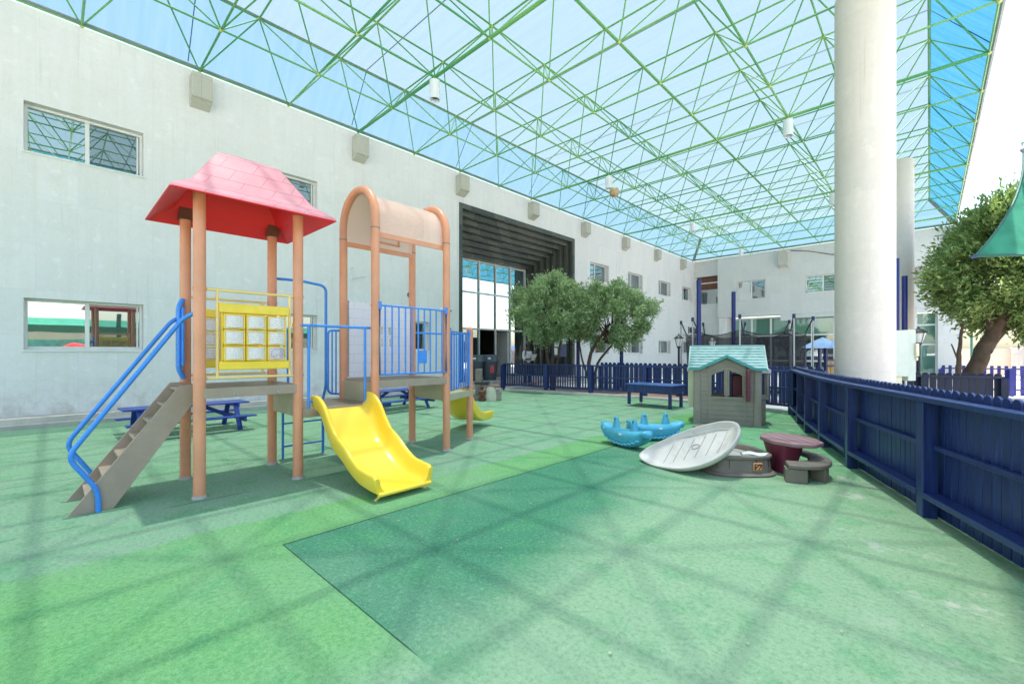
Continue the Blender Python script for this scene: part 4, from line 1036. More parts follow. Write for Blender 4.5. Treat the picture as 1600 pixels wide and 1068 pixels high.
def smooth_loop(P, k=4):
    out = []; n = len(P)
    for i in range(n):
        p0,p1,p2,p3 = P[i-1],P[i],P[(i+1)%n],P[(i+2)%n]
        for j in range(k):
            t_ = j/k; out.append(.5*((2*p1)+(p2-p0)*t_+(2*p0-5*p1+4*p2-p3)*t_*t_+(3*p1-p0-3*p2+p3)*t_**3))
    return out
ol = [p-cen for p in smooth_loop(op)]
MAT['lid_groove'] = paint('lid_groove_plastic', (.34,.30,.26), .6)
rings = []
for k, (s_, h_) in enumerate([(.90,-.075),(.97,-.045),(1.0,-.012),(1.01,.01),(1.0,.022),(.965,.022),(.93,.0),(.86,-.028),(.78,-.040),(.70,-.046),(.45,-.048),(.2,-.048)]):
    rings.append([p*s_ + nn*h_ for p in ol])
M = MB().loft(rings); M.build('shell', MAT['lid_pl'], lid, smooth=50)
u_ = (op[9]-op[0]).normalized(); v_ = nn.cross(u_).normalized()
for q in (-.34,-.20,-.06,.08,.22,.36):
    MB().tube([u_*(q-.06)+v_*(-.16)-nn*.043, u_*q+v_*0-nn*.045, u_*(q+.06)+v_*(.16)-nn*.043], .003, 5).build('groove', MAT['lid_groove'], lid)
MB().tube([u_*.45+v_*.17-nn*.035, u_*.30+v_*.21-nn*.035, u_*.10+v_*.21-nn*.036, u_*(-.2)+v_*.21-nn*.036, u_*(-.42)+v_*.15-nn*.036], .004, 5).build('groove', MAT['lid_groove'], lid)
MB().tube([u_*(.02+.05*math.cos(a))+v_*(.02+.035*math.sin(a))-nn*.044 for a in [2*math.pi*j/16 for j in range(16)]], .004, 5, closed=True).build('knob_ring', MAT['lid_groove'], lid)

# toddler table and bench
tt = thing('play_table', 'small oval maroon plastic play table beside the grey sandbox', 'table', rd(3.33,5.40), YAW)
M = MB(); n = 60; lv = [(.27,.35,.345),(.30,.385,.355),(.305,.39,.375),(.30,.385,.392),(.28,.365,.398),(.16,.22,.399),(.04,.05,.399)]
rr = []
for a, b, z in lv: rr.append([((a+.010*math.cos(9*q))*math.cos(q), (b+.010*math.cos(9*q))*math.sin(q), z) for q in [2*math.pi*j/n for j in range(n)]])
tp = M.loft(rr).build('table_top', MAT['mauve_pl'], tt, smooth=45)
for x in (-.17,-.06,.06,.17): MB().box(x-.003,x+.003,-.34*math.sqrt(1-(x/.30)**2),.34*math.sqrt(1-(x/.30)**2),.3985,.4005).build('plank_groove', MAT['maroon'], tp, smooth=0)
M = MB().loft([[(x-.08,y+.02,z) for x,y in outline(a,b,24,.6)] for a,b,z in ((.13,.20,0),(.125,.19,.15),(.17,.24,.345))]); M.build('pedestal', MAT['maroon'], tt, smooth=40)
bn_ = thing('curved_bench', 'low curved brown grey plastic bench wrapping round the maroon play table', 'bench', rd(3.22,5.42), YAW)
def arc(r0, r1, z0, z1, a0, a1, n=28, sx=1., sy=1.):
    M = MB(); rings = []
    for i in range(n+1):
        a = a0+(a1-a0)*i/n; c, s = math.cos(a)*sx, math.sin(a)*sy
        rings.append([(r0*c,r0*s,z0),(r1*c,r1*s,z0),(r1*c,r1*s,z1),(r0*c,r0*s,z1)])
    return M.loft(rings)
arc(.34,.56,.155,.205,R(-118),R(62),30,.86,1.08).build('seat', MAT['sand_pl'], bn_, smooth=40, bevel=.014)
for a in (-108,-62,-8,44):
    arc(.38,.545,0,.153,R(a-(13 if a == -108 else 6)),R(a+(13 if a == -108 else 6)),5,.86,1.08).build('leg', MAT['sand_pl'], bn_, smooth=40, bevel=.006)
# red flap on the turf
M = MB().prism([(0,0,.015),(.42,-.22,.015),(.62,.02,.015),(.2,.26,.015)], (0,0,.03)); tag(M.build('tray', MAT['mauve_pl'], None, smooth=0, bevel=.012, loc=(-3.33,8.42,0), rz=R(30)), 'flat faded maroon plastic tray lying at the foot of the playhouse', 'tray')

# ---- playhouse
def playhouse():
    h = thing('playhouse', 'grey plastic playhouse with pale turquoise shingle roof and arched front window', 'playhouse', (-3.16,9.82,0), R(19))
    W_, D_ = .60, .55; g = MAT['grey_pl']
    pf = lambda u, z, d: (u, -D_+d, z)
    # front: three panels, the middle one rising to a gable
    M = MB(); hz = []
    M.box(-W_+.09, -.335, -D_, -D_+.04, 0, 1.14).box(.335, W_-.09, -D_, -D_+.04, 0, 1.14)
    fr = M.build('front_wall', g, h, smooth=0, bevel=.008)
    # central panel with arched twin window: build as grid with arch outline
    def arched(M, y0, y1):
        segs = 34; xs_ = [-.34+.68*i/segs for i in range(segs+1)]
        def topz(x): return 1.33 - abs(x)*.46
        def wz(x): return 1.10 - (x/.30)**2*.10
        for y in (y0, y1):
            for i in range(segs):
                a, b = xs_[i], xs_[i+1]; m = (a+b)/2
                inwin = (abs(m) < .30) and (abs(m) > .02)
                if inwin:
                    M.quad((a,y,0),(b,y,0),(b,y,.56),(a,y,.56)); M.quad((a,y,wz(a)),(b,y,wz(b)),(b,y,topz(b)),(a,y,topz(a)))
                else: M.quad((a,y,0),(b,y,0),(b,y,topz(b)),(a,y,topz(a)))
        return M
    M = arched(MB(), -D_-.02, -D_+.03)
    for s in (-1,1):
        M.box(s*.34-.0005,s*.34+.0005,-D_-.02,-D_+.03,0,1.17)
    c_ = M.build('window_wall', g, h, smooth=0)
    f = MB()
    for s in (-1,1):
        f.tube([(s*.035,-D_-.02,.58),(s*.295,-D_-.02,.58),(s*.295,-D_-.02,.99),(s*.23,-D_-.02,1.035),(s*.13,-D_-.02,1.075),(s*.035,-D_-.02,1.09)], .018, 6, closed=True)
    f.box(-.30,.30,-D_-.05,-D_-.005,.52,.56)
    f.build('window_frame', g, c_, smooth=40)
    MB().tube([(-.29,-D_-.022,1.04)]+[(x,-D_-.022,1.17-(x/.3)**2*.1) for x in (-.2,-.1,0,.1,.2)]+[(.29,-D_-.022,1.04)], .010, 6).build('window_hood', g, c_)
    # clapboard joints
    M = MB()
    for k in range(1, 12):
        z = .095*k
        for a, b in ((-W_+.10,-.335),(.335,W_-.10)): M.box(a,b,-D_-.004,-D_+.002,z-.004,z+.004)
        if z < .5: M.box(-.31,.31,-D_-.024,-D_-.018,z-.004,z+.004)
    for x in (-.333,.333): M.box(x-.005,x+.005,-D_-.006,-D_-.001,0,1.14)
    M.build('clapboard_joint', MAT['sand_pl'], fr, smooth=0)
    for sx in (-1,1):
        for sy in (-1,1):
            M = MB().loft([[(sx*(W_-.05)+x, sy*(D_-.05)+y, z) for x,y in outline(a,a,20,.5)] for a,z in ((.085,0),(.08,.05),(.072,1.14))]); M.build('corner_post', g, h, smooth=45)
    # sides and back with openings
    def side(x, s):
        M = MB(); wall_grid(M, -D_+.1, D_-.1, 0, 1.16, [(-.24,.24,.55,1.02)], lambda u,z,d: (x-s*d, u, z), .04); wall_grid(M, -D_+.1, D_-.1, 0, 1.16, [(-.24,.24,.55,1.02)], lambda u,z,d: (x-s*.04-s*d, u, z), 0)
        M.add([(x,-D_+.1,1.16),(x,D_-.1,1.16),(x,0,1.5)], [(0,1,2)]); return M.build('side_wall', g, h, smooth=0)
    side(W_, 1); side(-W_, -1)
    M = MB(); wall_grid(M, -W_+.1, W_-.1, 0, 1.16, [(-.42,-.05,.55,1.02),(.1,.45,.05,1.05)], lambda u,z,d: (u, D_-d, z), .04); M.build('back_wall', g, h, smooth=0)
    # bay on the right side, window box on the left
    b = MB().box(W_+.005,W_+.17,-.26,.26,.50,.56).box(W_+.13,W_+.17,-.26,-.20,.56,1.04).box(W_+.13,W_+.17,.20,.26,.56,1.04).box(W_+.005,W_+.05,-.26,-.22,.56,1.04)
    by = b.build('bay', g, h, smooth=0, bevel=.01)
    MB().add([(W_,-.30,1.24),(W_,.30,1.24),(W_+.21,.28,1.10),(W_+.21,-.28,1.10),(W_,-.30,1.03),(W_,.30,1.03),(W_+.21,.28,1.03),(W_+.21,-.28,1.03)],[(0,1,2,3),(7,6,5,4),(3,2,6,7),(0,3,7,4),(2,1,5,6)]).build('bay_roof', MAT['pink_pl'], by, smooth=0, bevel=.015)
    bl = MB().box(W_+.02,W_+.12,-.25,.25,.0,.495).build('bay_base', g, by, smooth=0, bevel=.02)
    wb = MB().box(-W_-.14,-W_-.005,-.32,-.28,.35,1.06).box(-W_-.14,-W_-.005,.20,.24,.35,1.06).box(-W_-.14,-W_-.005,-.32,.24,.30,.36).box(-W_-.16,-W_-.005,-.34,.26,1.05,1.13).build('side_window_box', MAT['cream_pl'], h, smooth=0, bevel=.015)
    # shutters
    M = MB().box(.35,.41,-D_-.20,-D_-.028,.50,1.10); sh = M.build('shutter', MAT['maroon'], h, smooth=0, bevel=.014)
    # roof: wavy front eave with a small front gable, shingle courses as real steps
    ez, rz_ = 1.16, 1.57; ro = MB(); nx = 40; rows = 8
    def eave(x):       # height of the front eave line
        return 1.13 + max(0, (.25 - abs(x)*.50)) - .03*math.cos(min(1,abs(x)/.72)*math.pi)*0
    def pt(x, r, lift):
        f_ = r/rows; yF = -D_-.12 + .0; y = yF + (0-yF)*f_; zline = 1.13 + (rz_-1.13)*f_
        gab = eave(x) ; z = max(zline, gab - .02*f_) ; return (x, y, z+lift)
    Wr = W_+.10
    for r in range(rows):
        for i in range(nx):
            x0_, x1_ = -Wr+2*Wr*i/nx, -Wr+2*Wr*(i+1)/nx
            a = pt(x0_, r, .022); b = pt(x1_, r, .022); c = pt(x1_, r+1, .004); d = pt(x0_, r+1, .004)
            ro.quad(a,b,c,d); a2 = pt(x0_, r, -.004 if r else -.03); b2 = pt(x1_, r, -.004 if r else -.03); ro.quad(a2,b2,b,a)
    for s in (-1,1):
        p_ = [pt(s*Wr, r, .022) for r in range(rows+1)] + [pt(s*Wr, r, -.03) for r in range(rows,-1,-1)]
        ro.add(p_, [tuple(range(len(p_)))])
    ro.quad((-Wr,0,rz_),(Wr,0,rz_),(Wr,D_+.12,1.13),(-Wr,D_+.12,1.13)); ro.quad((-Wr,0,rz_-.03),(Wr,0,rz_-.03),(Wr,D_+.12,1.09),(-Wr,D_+.12,1.09))
    ro.box(-Wr-.01,Wr+.01,-.025,.025,rz_-.01,rz_+.035)
    rf = ro.build('roof', MAT['teal'], h, smooth=0)
    # dark staggered ends of shingles
    random.seed(4)
    for r in range(1, rows):
        P = []; Q = []; x = -Wr+.01
        while x < Wr-.02:
            l_ = random.uniform(.05,.11); g_ = random.uniform(.05,.13)
            for xx, rr_ in ((x,.0015),(x+.004,.007),(x+l_,.007),(x+l_+.004,.0015)):
                if xx < Wr-.01: p0 = pt(xx, r, .014); P.append((p0[0],p0[1]-.004,p0[2])); Q.append(rr_)
            x += l_+g_
        MB().tube(P, Q, 5).build('shingle_gap_line', MAT['teal_d'], rf, smooth=0)
    pts = [(x, -D_-.125, eave(x)-.005) for x in [-Wr+2*Wr*i/40 for i in range(41)]]
    M = MB()
    for a, b in zip(pts, pts[1:]): M.beam(a, b, .03, .055)
    M.build('eave_trim', MAT['teal_d'], rf, smooth=0)
    MB().beam((-Wr-.01,-D_-.12,1.10),(-Wr-.01,0,rz_),.02,.06).beam((Wr+.01,-D_-.12,1.10),(Wr+.01,0,rz_),.02,.06).build('barge_board', MAT['teal'], rf, smooth=0)
    MB().box(-W_+.12,W_-.12,-D_+.1,D_-.1,.005,.02).build('floor', MAT['brownblind'], h, smooth=0)
    MB().box(.12,.50,.0,.48,.02,.98).build('inner_cupboard', MAT['maroon'], h, smooth=0, bevel=.02)
    return h
MAT['teal'] = paint('faded_turquoise_roof_plastic', (.32,.46,.43), .45, .08, 5, 80, .1, dirt=.15, dirtc=(.5,.6,.58))
MAT['teal_d'] = paint('deep_turquoise_plastic', (.06,.30,.29), .45, .1, 5, 80, .1)
playhouse()

# ---- play kitchen pieces at the left end of the slat fence
pk = thing('play_kitchen', 'cream and brown plastic play kitchen standing on the turf before the building entrance', 'play kitchen', rd(-.72,13.35), YAW)
for (n_, a, m_) in (('column', (-.62,-.42,-.15,.15,0,.95), 'sand_pl'), ('shelf', (-.66,-.2,-.2,.2,.50,.56), 'black'), ('worktop', (-.42,.10,-.22,.22,.43,.47), 'mauve_pl'), ('side_box', (.0,.16,-.16,.16,0,.30), 'grey_pl'), ('base', (-.9,-.4,-.2,.2,0,.18), 'sand_pl')):
    MB().box(*a).build(n_, MAT[m_], pk, smooth=0, bevel=.02)
M = MB().loft([[(x,y-.02,z) for x,y in outline(a,.18,20,.7,x0=-.16)] for a,z in ((.22,0),(.23,.15),(.17,.36),(.12,.43))]); M.build('cabinet', MAT['cream_pl'], pk, smooth=45)
M = MB().lathe((-.40,-.24,0), [(.10,0),(.11,.08),(.04,.12),(.10,.22),(.11,.30),(.03,.36),(.07,.42)], 16); M.build('tap_stand', MAT['brownblind'], pk)

# ================================================================= bins, person, board
def bin_(loc, label, red):
    t = thing('litter_bin', label, 'bin', loc, YAW, 'dark grey bins by the entrance')
    M = MB().loft([[(x,y,z) for x,y in outline(a,b,24,.45)] for a,b,z in ((.26,.24,0),(.27,.25,.05),(.33,.30,.78))]); M.build('body', MAT['darkgrey'], t, smooth=40)
    M = MB().loft([[(x,y,z) for x,y in outline(a,b,24,.45)] for a,b,z in ((.36,.33,.78),(.36,.33,.84),(.33,.30,1.02),(.28,.26,1.06))]); M.build('hood', paint('bin_hood_grey', (.10,.13,.16), .5) if 'binh' not in MAT else MAT['binh'], t, smooth=40)
    MB().box(-.12,.12,-.335,-.30,.84,.98).build('opening', MAT['black'], t, smooth=0, bevel=.01)
    MB().box(-.07,.07,-.345,-.332,.87,.95).build('sticker', MAT['white'], t, smooth=0)
    if red: MB().box(.03,.20,-.315,-.30,.30,.62).build('poster', paint('red_notice', (.5,.06,.08), .5), t, smooth=0)
    return t
bin_((-13.55,11.85,.3), 'left dark grey litter bin, partly hidden by the orange post', False)
bin_((-13.5,12.62,.3), 'right dark grey litter bin with a red and white notice on its front', True)

def person():
    h = thing('person', 'person in white shirt and dark trousers reading papers behind the slat fence', 'person', (-12.55,13.9,.0), R(-8))
    def skin(name, verts, edges, radii, mat, parent, sub=2):
        me = bpy.data.meshes.new(name); me.from_pydata(verts, edges, []); me.materials.append(MAT[mat])
        o = bpy.data.objects.new(name, me); col.objects.link(o); o.parent = parent
        sk = o.modifiers.new('skin', 'SKIN'); sk.use_smooth_shade = True
        for i, r_ in enumerate(radii):
            r_ = r_ if isinstance(r_, tuple) else (r_, r_); me.skin_vertices[0].data[i].radius = r_
        me.skin_vertices[0].data[0].use_root = True
        sb_ = o.modifiers.new('sub', 'SUBSURF'); sb_.levels = sub; sb_.render_levels = sub
        return o
    # faces +x
    V = [(0,0,.98),(0,0,1.15),(.01,0,1.34),(0,0,1.50),(.01,0,1.58),(.03,0,1.67),(.035,0,1.77),
         (0,.19,1.46),(.04,.24,1.20),(.27,.15,1.16),(.36,.10,1.20), (0,-.19,1.46),(.04,-.24,1.20),(.27,-.15,1.16),(.36,-.10,1.20),
         (0,.10,.90),(.02,.11,.52),(-.02,.11,.09),(.13,.13,.035), (0,-.10,.90),(.02,-.11,.52),(-.02,-.11,.09),(.13,-.13,.035)]
    E_ = [(0,1),(1,2),(2,3),(3,4),(4,5),(5,6),(3,7),(7,8),(8,9),(9,10),(3,11),(11,12),(12,13),(13,14),(0,15),(15,16),(16,17),(17,18),(0,19),(19,20),(20,21),(21,22)]
    rad = [(.15,.12),(.14,.11),(.16,.11),(.11,.08),.05,(.085,.075),(.075,.07),.06,.045,.036,.034,.06,.045,.036,.034,.085,.06,.042,.035,.085,.06,.042,.035]
    b = skin('body', V, E_, rad, 'skin', h)
    skin('shirt', [V[0],V[1],V[2],V[3],V[7],V[8],(.16,.20,1.18),V[11],V[12],(.16,-.20,1.18)], [(0,1),(1,2),(2,3),(3,4),(4,5),(5,6),(3,7),(7,8),(8,9)], [(.168,.138),(.16,.13),(.18,.13),(.12,.09),.075,.062,.055,.075,.062,.055], 'shirt', h)
    skin('trousers', [(0,0,.99),V[15],V[16],(-.02,.11,.12),V[19],V[20],(-.02,-.11,.12)], [(0,1),(1,2),(2,3),(0,4),(4,5),(5,6)], [(.165,.135),.10,.078,.065,.10,.078,.065], 'trouser', h)
    for s in (-1,1): MB().box(-.07,.20,s*.12-.05,s*.12+.05,0,.08).build('shoe', MAT['black'], h, smooth=40, bevel=.03)
    MB().sphere((.02,0,1.775), .098, 16, 10, (1,.85,.8)).build('hair', MAT['black'], h)
    MB().sphere((.115,0,1.715), .018, 8, 6, (1,.8,1.3)).build('nose', MAT['skin'], h)
    for s in (-1,1):
        MB().sphere((.095,s*.034,1.74), .012, 8, 6).build('eye', MAT['white'], h); MB().sphere((.025,s*.082,1.725), .02, 8, 6, (.7,.4,1.2)).build('ear', MAT['skin'], h)
        for k in range(4): MB().tube([(.37,s*(.11-.012*k),1.20-.0*k),(.41,s*(.10-.02*k),1.215-.006*k),(.43,s*(.075-.02*k),1.20-.008*k)], [.010,.009,.007], 6).build('finger', MAT['skin'], h)
        MB().tube([(.36,s*.07,1.22),(.39,s*.05,1.24),(.41,s*.04,1.235)], [.011,.010,.007], 6).build('thumb', MAT['skin'], h)
    MB().tube([(.108,-.022,1.685),(.112,0,1.682),(.108,.022,1.685)], .005, 6).build('mouth', MAT['maroon'], h)
    return h
person()
M = MB(); M.prism([(-12.55+.36,13.9-.18,1.12),(-12.55+.36,13.9+.06,1.12),(-12.55+.50,13.9+.06,1.38),(-12.55+.50,13.9-.18,1.38)], (.012,0,-.004))
tag(B(M, 'papers', 'white', None, smooth=0), 'white papers held by the person in the white shirt', 'papers')

# notice board, wall fixtures, air conditioners
nb = thing('notice_board', 'navy notice board with white sheets under the left tree', 'notice board', (-12.35,15.75,0), 0)
B(MB().box(-12.40,-12.30,15.25,16.35,1.25,2.25), 'board', 'navy', nb, smooth=0, bevel=.01)
for (a, b, c, d) in ((15.32,15.75,1.72,2.18),(15.82,16.28,1.85,2.18),(15.32,15.66,1.35,1.66)): B(MB().box(-12.295,-12.288,a,b,c,d), 'sheet', 'white', nb, smooth=0)
for y in (15.3,16.3): B(MB().tube([(-12.35,y,0),(-12.35,y,1.3)], .03, 8), 'leg', 'navy', nb)
cc_ = thing('security_camera', 'white security camera on a bracket beside the marble entrance', 'security camera', (-12.95,10.0,2.9))
B(MB().tube([(-12.99,9.7,2.90),(-12.88,9.72,2.93),(-12.86,9.75,3.0)], .02, 8), 'bracket', 'offwhite', cc_)
B(MB().beam((-12.88,9.55,3.02),(-12.80,9.98,2.98),.10,.10), 'housing', 'white', cc_, smooth=0, bevel=.02); B(MB().tube([(-12.80,9.98,2.98),(-12.795,10.02,2.975)], .035, 12), 'lens', 'black', cc_)
ws = thing('wall_siren', 'small round dark grey fixture on the grey stone wall', 'wall fixture', (-12.97,8.35,3.5))
B(MB().tube([(-12.999,8.4,3.42),(-12.93,8.4,3.42)], .10, 20).tube([(-12.93,8.4,3.42),(-12.88,8.4,3.42)], .06, 16), 'housing', 'darkgrey', ws)
wb = thing('wall_bracket', 'small white pipe bracket on the bare wall behind the arched tower', 'bracket', (-12.98,6.5,3.8))
B(MB().tube([(-12.999,6.35,4.05),(-12.93,6.35,4.05),(-12.93,6.35,3.75),(-12.93,6.75,3.85)], .018, 8).box(-12.999,-12.95,6.3,6.4,3.7,3.8), 'pipe', 'offwhite', wb)
def ac(y, z, lab):
    t = thing('air_conditioner', lab, 'air conditioner', (-12.99, y, z), group='air conditioners on the far part of the left wall')
    B(MB().box(-12.995,-12.60,y,y+.85,z,z+.62), 'case', 'offwhite', t, smooth=0, bevel=.015)
    B(MB().lathe((0,0,0), [(.22,0),(.24,.02),(.22,.03)], 20), 'fan_guard', 'black', t)
    g = [o for o in bpy.data.objects if o.parent == t and o.name.startswith('fan_guard')][0]
    g.data.transform(Matrix.Translation(Vector((0,0,0)))); 
    me = g.data; L = t.location
    for v in me.vertices:
        p_ = v.co + L; q = Vector((-12.60+p_.z*.5, y+.55+p_.x, z+.31+p_.y)); v.co = q - L
    B(MB().box(-12.595,-12.59,y+.05,y+.26,z+.06,z+.56), 'grille', 'darkgrey', t, smooth=0)
    for yy in (y+.1,y+.75): B(MB().box(-12.995,-12.62,yy-.02,yy+.02,z-.04,z-.001), 'bracket', 'steel', t, smooth=0)
ac(31.1,2.75,'white air conditioner further from the corner of the courtyard'); ac(32.05,2.75,'white air conditioner nearest the corner of the courtyard')

# lamp posts
def lamp(loc, lab, h=2.0, s=1.):
    t = thing('lamp_post', lab, 'lamp post', loc, 0, 'black lantern lamp posts')
    MB().lathe((0,0,0), [(.09*s,0),(.09*s,.25),(.05*s,.32),(.035*s,.4),(.035*s,h-.42),(.06*s,h-.38),(.07*s,h-.34)], 14).build('post', MAT['black'], t)
    MB().lathe((0,0,0), [(.06*s,h-.34),(.12*s,h-.10),(.12*s,h-.08)], 12).build('lantern_glass', MAT['offwhite'], t)
    MB().lathe((0,0,0), [(.15*s,h-.09),(.15*s,h-.06),(.08*s,h+.0),(.02*s,h+.04),(.02*s,h+.08)], 14).build('cap', MAT['black'], t)
    for k in range(4):
        a = math.pi/4+math.pi*k/2; MB().tube([(.07*s*math.cos(a),.07*s*math.sin(a),h-.34),(.13*s*math.cos(a),.13*s*math.sin(a),h-.09)], .008, 6).build('cage_bar', MAT['black'], t)
    return t
lp = lamp((*rd(5.30,14.6)[:2],0), 'black lantern lamp post standing between the right leafy tree and the playhouse', 2.0, 1.0)
copy_tree(lp, None, 'lantern lamp whose top shows just above the playhouse roof', (*rd(6.85,15.6)[:2],-.05))
lamp((*rd(10.55,11.6)[:2],0), 'black lantern lamp post just right of the grey electric box', 2.05, 1.25)

# blue poles
def pole(r_, d_, h, lab):
    t = tag(MB().tube([(0,0,-.02),(0,0,h)], .075, 14).tube([(0,0,h),(0,0,h+.01)], .08, 14).build('tall_pole', MAT['navypole'], None, loc=rd(r_, d_)), lab, 'pole', 'tall navy poles around the yard')
MAT['navypole'] = paint('deep_blue_pole_paint', (.012,.022,.17), .35, .12, 3, 50, .03)
pole(6.15,15.05,3.93,'tall navy pole at the left end of the trampoline net, taller of the two there')
pole(8.05,16.5,3.72,'tall navy pole in front of the trampoline net above the playhouse roof')
pole(2.45,18.4,3.9,'tall navy pole between the left tree crown and the right tree crown')
pole(4.18,18.0,2.7,'tall navy pole coming down under the right leafy tree crown')
pole(10.08,11.75,3.95,'thin navy pole touching the edge of the thick ivory column')
pole(12.25,13.95,3.87,'navy pole in front of the further ivory column')

# trampoline with net
def trampoline():
    t = thing('trampoline', 'large round trampoline with black safety net and silver poles', 'trampoline', rd(8.6,16.9), YAW)
    Rr = 2.15; n = 8
    MB().tube([(Rr*math.cos(a),Rr*math.sin(a),.8) for a in [2*math.pi*j/32 for j in range(32)]], .04, 8, closed=True).build('frame_ring', MAT['steel'], t)
    M = MB(); M.add([(Rr*.97*math.cos(a),Rr*.97*math.sin(a),.8) for a in [2*math.pi*j/32 for j in range(32)]], [tuple(range(32))]); M.build('jump_mat', MAT['black'], t)
    A = [2*math.pi*(j+.35)/n for j in range(n)]
    for a in A:
        MB().tube([(Rr*1.05*math.cos(a),Rr*1.05*math.sin(a),0),(Rr*1.05*math.cos(a),Rr*1.05*math.sin(a),2.62)], .028, 10).build('net_pole', MAT['steel'], t)
        MB().tube([(Rr*1.05*math.cos(a),Rr*1.05*math.sin(a),2.60),(Rr*1.05*math.cos(a),Rr*1.05*math.sin(a),2.75)], .05, 10).build('pole_cap', MAT['navy'], t)
        MB().tube([(Rr*1.04*math.cos(a),Rr*1.04*math.sin(a),2.64),(Rr*.95*math.cos(a+.05),Rr*.95*math.sin(a+.05),2.18)], .025, 6).build('strap', MAT['black'], t)
    M = MB(); K = 64; pts0, pts1 = [], []
    for j in range(K):
        a = 2*math.pi*j/K; sag = abs(math.sin((a-A[0])*n/2))
        pts0.append((Rr*.93*math.cos(a),Rr*.93*math.sin(a),.82)); pts1.append((Rr*.96*math.cos(a),Rr*.96*math.sin(a),2.26-.2*sag))
    M.add(pts0+pts1, [(j,(j+1)%K,K+(j+1)%K,K+j) for j in range(K)]); M.build('safety_net', MAT['net'], t)
    MB().tube(pts1, .012, 6, closed=True).build('net_hem', MAT['black'], t)
trampoline()
# little play tower with pale blue roof
pt_ = thing('play_tower', 'small navy play tower with pale blue pyramid roof beside the trampoline', 'play tower', rd(11.95,17.3), YAW+R(20))
MB().add([(-.56,-.56,1.62),(.56,-.56,1.62),(.56,.56,1.62),(-.56,.56,1.62),(0,0,2.06)], [(0,1,4),(1,2,4),(2,3,4),(3,0,4),(3,2,1,0)]).build('roof', MAT['lilac'], pt_, smooth=0)
for sx in (-1,1):
    for sy in (-1,1): MB().box(sx*.42-.045,sx*.42+.045,sy*.42-.045,sy*.42+.045,0,1.62).build('post', MAT['navy'], pt_, smooth=0)
for z in (.9,1.12): MB().box(-.42,.42,-.47,-.43,z,z+.08).build('rail', MAT['navy'], pt_, smooth=0)
for x in (-.28,-.1,.1,.28): MB().box(x-.07,x+.07,-.45,-.42,.55,1.1).build('board', MAT['orangewood'], pt_, smooth=0)
MB().box(-.45,.45,-.42,.45,.5,.56).build('deck', MAT['orangewood'], pt_, smooth=0)

# electric box at the column
eb_ = thing('electric_box', 'pale grey electric meter box on a short plinth right of the thick column', 'electric box', rd(7.20,8.35), YAW)
MB().box(-.20,.09,-.14,.14,1.0,1.86).build('cabinet', MAT['ebox'] if 'ebox' in MAT else paint('box_grey_green', (.52,.56,.48), .45, .05), eb_, smooth=0, bevel=.01)
MB().box(.095,.24,-.12,.14,.92,1.88).build('side_cabinet', paint('box_grey_green_side', (.50,.54,.46), .45, .05), eb_, smooth=0, bevel=.01)
MB().box(.21,.27,-.16,-.08,1.38,1.62).box(.22,.26,-.15,-.1,1.30,1.37).build('meter', MAT['cream_pl'], eb_, smooth=0, bevel=.01)
MB().box(-.17,.0,-.1,.1,0,.998).build('plinth', MAT['cream_pl'], eb_, smooth=0, bevel=.01)
MB().tube([(.15,0,0),(.15,0,.92)], .02, 8).build('conduit', MAT['steel'], eb_)

# boundary wall and tents far right
bw = thing('boundary_wall', 'low sandy boundary wall far beyond the violet fence', 'wall', (12,42,0))
B(MB().beam((1.3,41,.85),(32,46,.85),.3,1.7), 'wall_body', paint('sandy_plaster', (.60,.50,.40), .9, .08, 2, 60, .2), bw, smooth=0)
for k in range(7):
    f_ = k/6; B(MB().box(4+3.4*k-.25,4+3.4*k+.25,41.0+.5*k-.1,41.5+.5*k,0,1.78), 'pilaster', 'kerb', bw, smooth=0)
tn_ = thing('shade_tent', 'blue fabric tent roof showing above the sandy boundary wall', 'tent', (9,38,0))
M = MB(); M.add([(4.0,38,1.95),(13,40.5,1.95),(13,43,1.95),(4.0,40.5,1.95),(5.0,39.2,2.3),(12,41.4,2.3)], [(0,1,5,4),(1,2,5),(2,3,4,5),(3,0,4),(3,2,1,0)]); B(M, 'canopy', 'tent', tn_, smooth=0)
B(MB().add([(13.2,40,2.0),(16,40.8,2.0),(16,42.5,2.0),(13.2,42.5,2.0),(14.6,41.4,2.5)], [(0,1,4),(1,2,4),(2,3,4),(3,0,4),(3,2,1,0)]), 'canopy', 'white', tn_, smooth=0)
for x, y in ((4.3,38.3),(12.7,40.6),(4.3,40.4)): B(MB().tube([(x,y,0),(x,y,1.97)], .06, 8), 'pole', 'white', tn_)
tag(B(MB().tube([(0,0,0),(0,0,6)], .05, 10), 'flag_pole', paint('green_pole', (.05,.2,.15), .5), None, loc=rd(23.3,22.6)), 'thin green pole standing beyond the big tree', 'pole')
# side boundary mirrored in the windows
sw_ = thing('side_wall', 'long sandy boundary wall outside the right side of the yard', 'wall', (17,5,0))
B(MB().box(17,17.3,-14,36,0,2.9), 'wall_body', paint('sandy_plaster_side', (.42,.34,.25), .9, .08, 2, 60, .2), sw_, smooth=0)
for k in range(4):
    y = -8+6*k; M = MB(); M.box(16.97,16.999,y,y+5.4,.3,2.35); B(M, 'mural', paint('mural_teal', (.10,.26,.22), .8, .3, 2, 30, .05), sw_, smooth=0)
    M = MB(); P = [(16.955, y+.4+.45*q, 1.5+.35*math.sin(q*1.1+k)) for q in range(11)]; M.tube(P, [.1+.22*math.sin(math.pi*q/10) for q in range(11)], 8); B(M, 'painted_shape', paint('mural_red', (.45,.03,.03), .8), sw_, smooth=0)
    B(MB().tube([(16.94,y+.8,.9),(16.94,y+1.2,1.15),(16.94,y+1.7,.8)], .12, 8), 'painted_shape', paint('mural_yellow', (.6,.42,.04), .8), sw_, smooth=0)
ss = thing('shade_structure', 'long green shade cloth roof mirrored in the lower windows', 'shade canopy', (13,5,0))
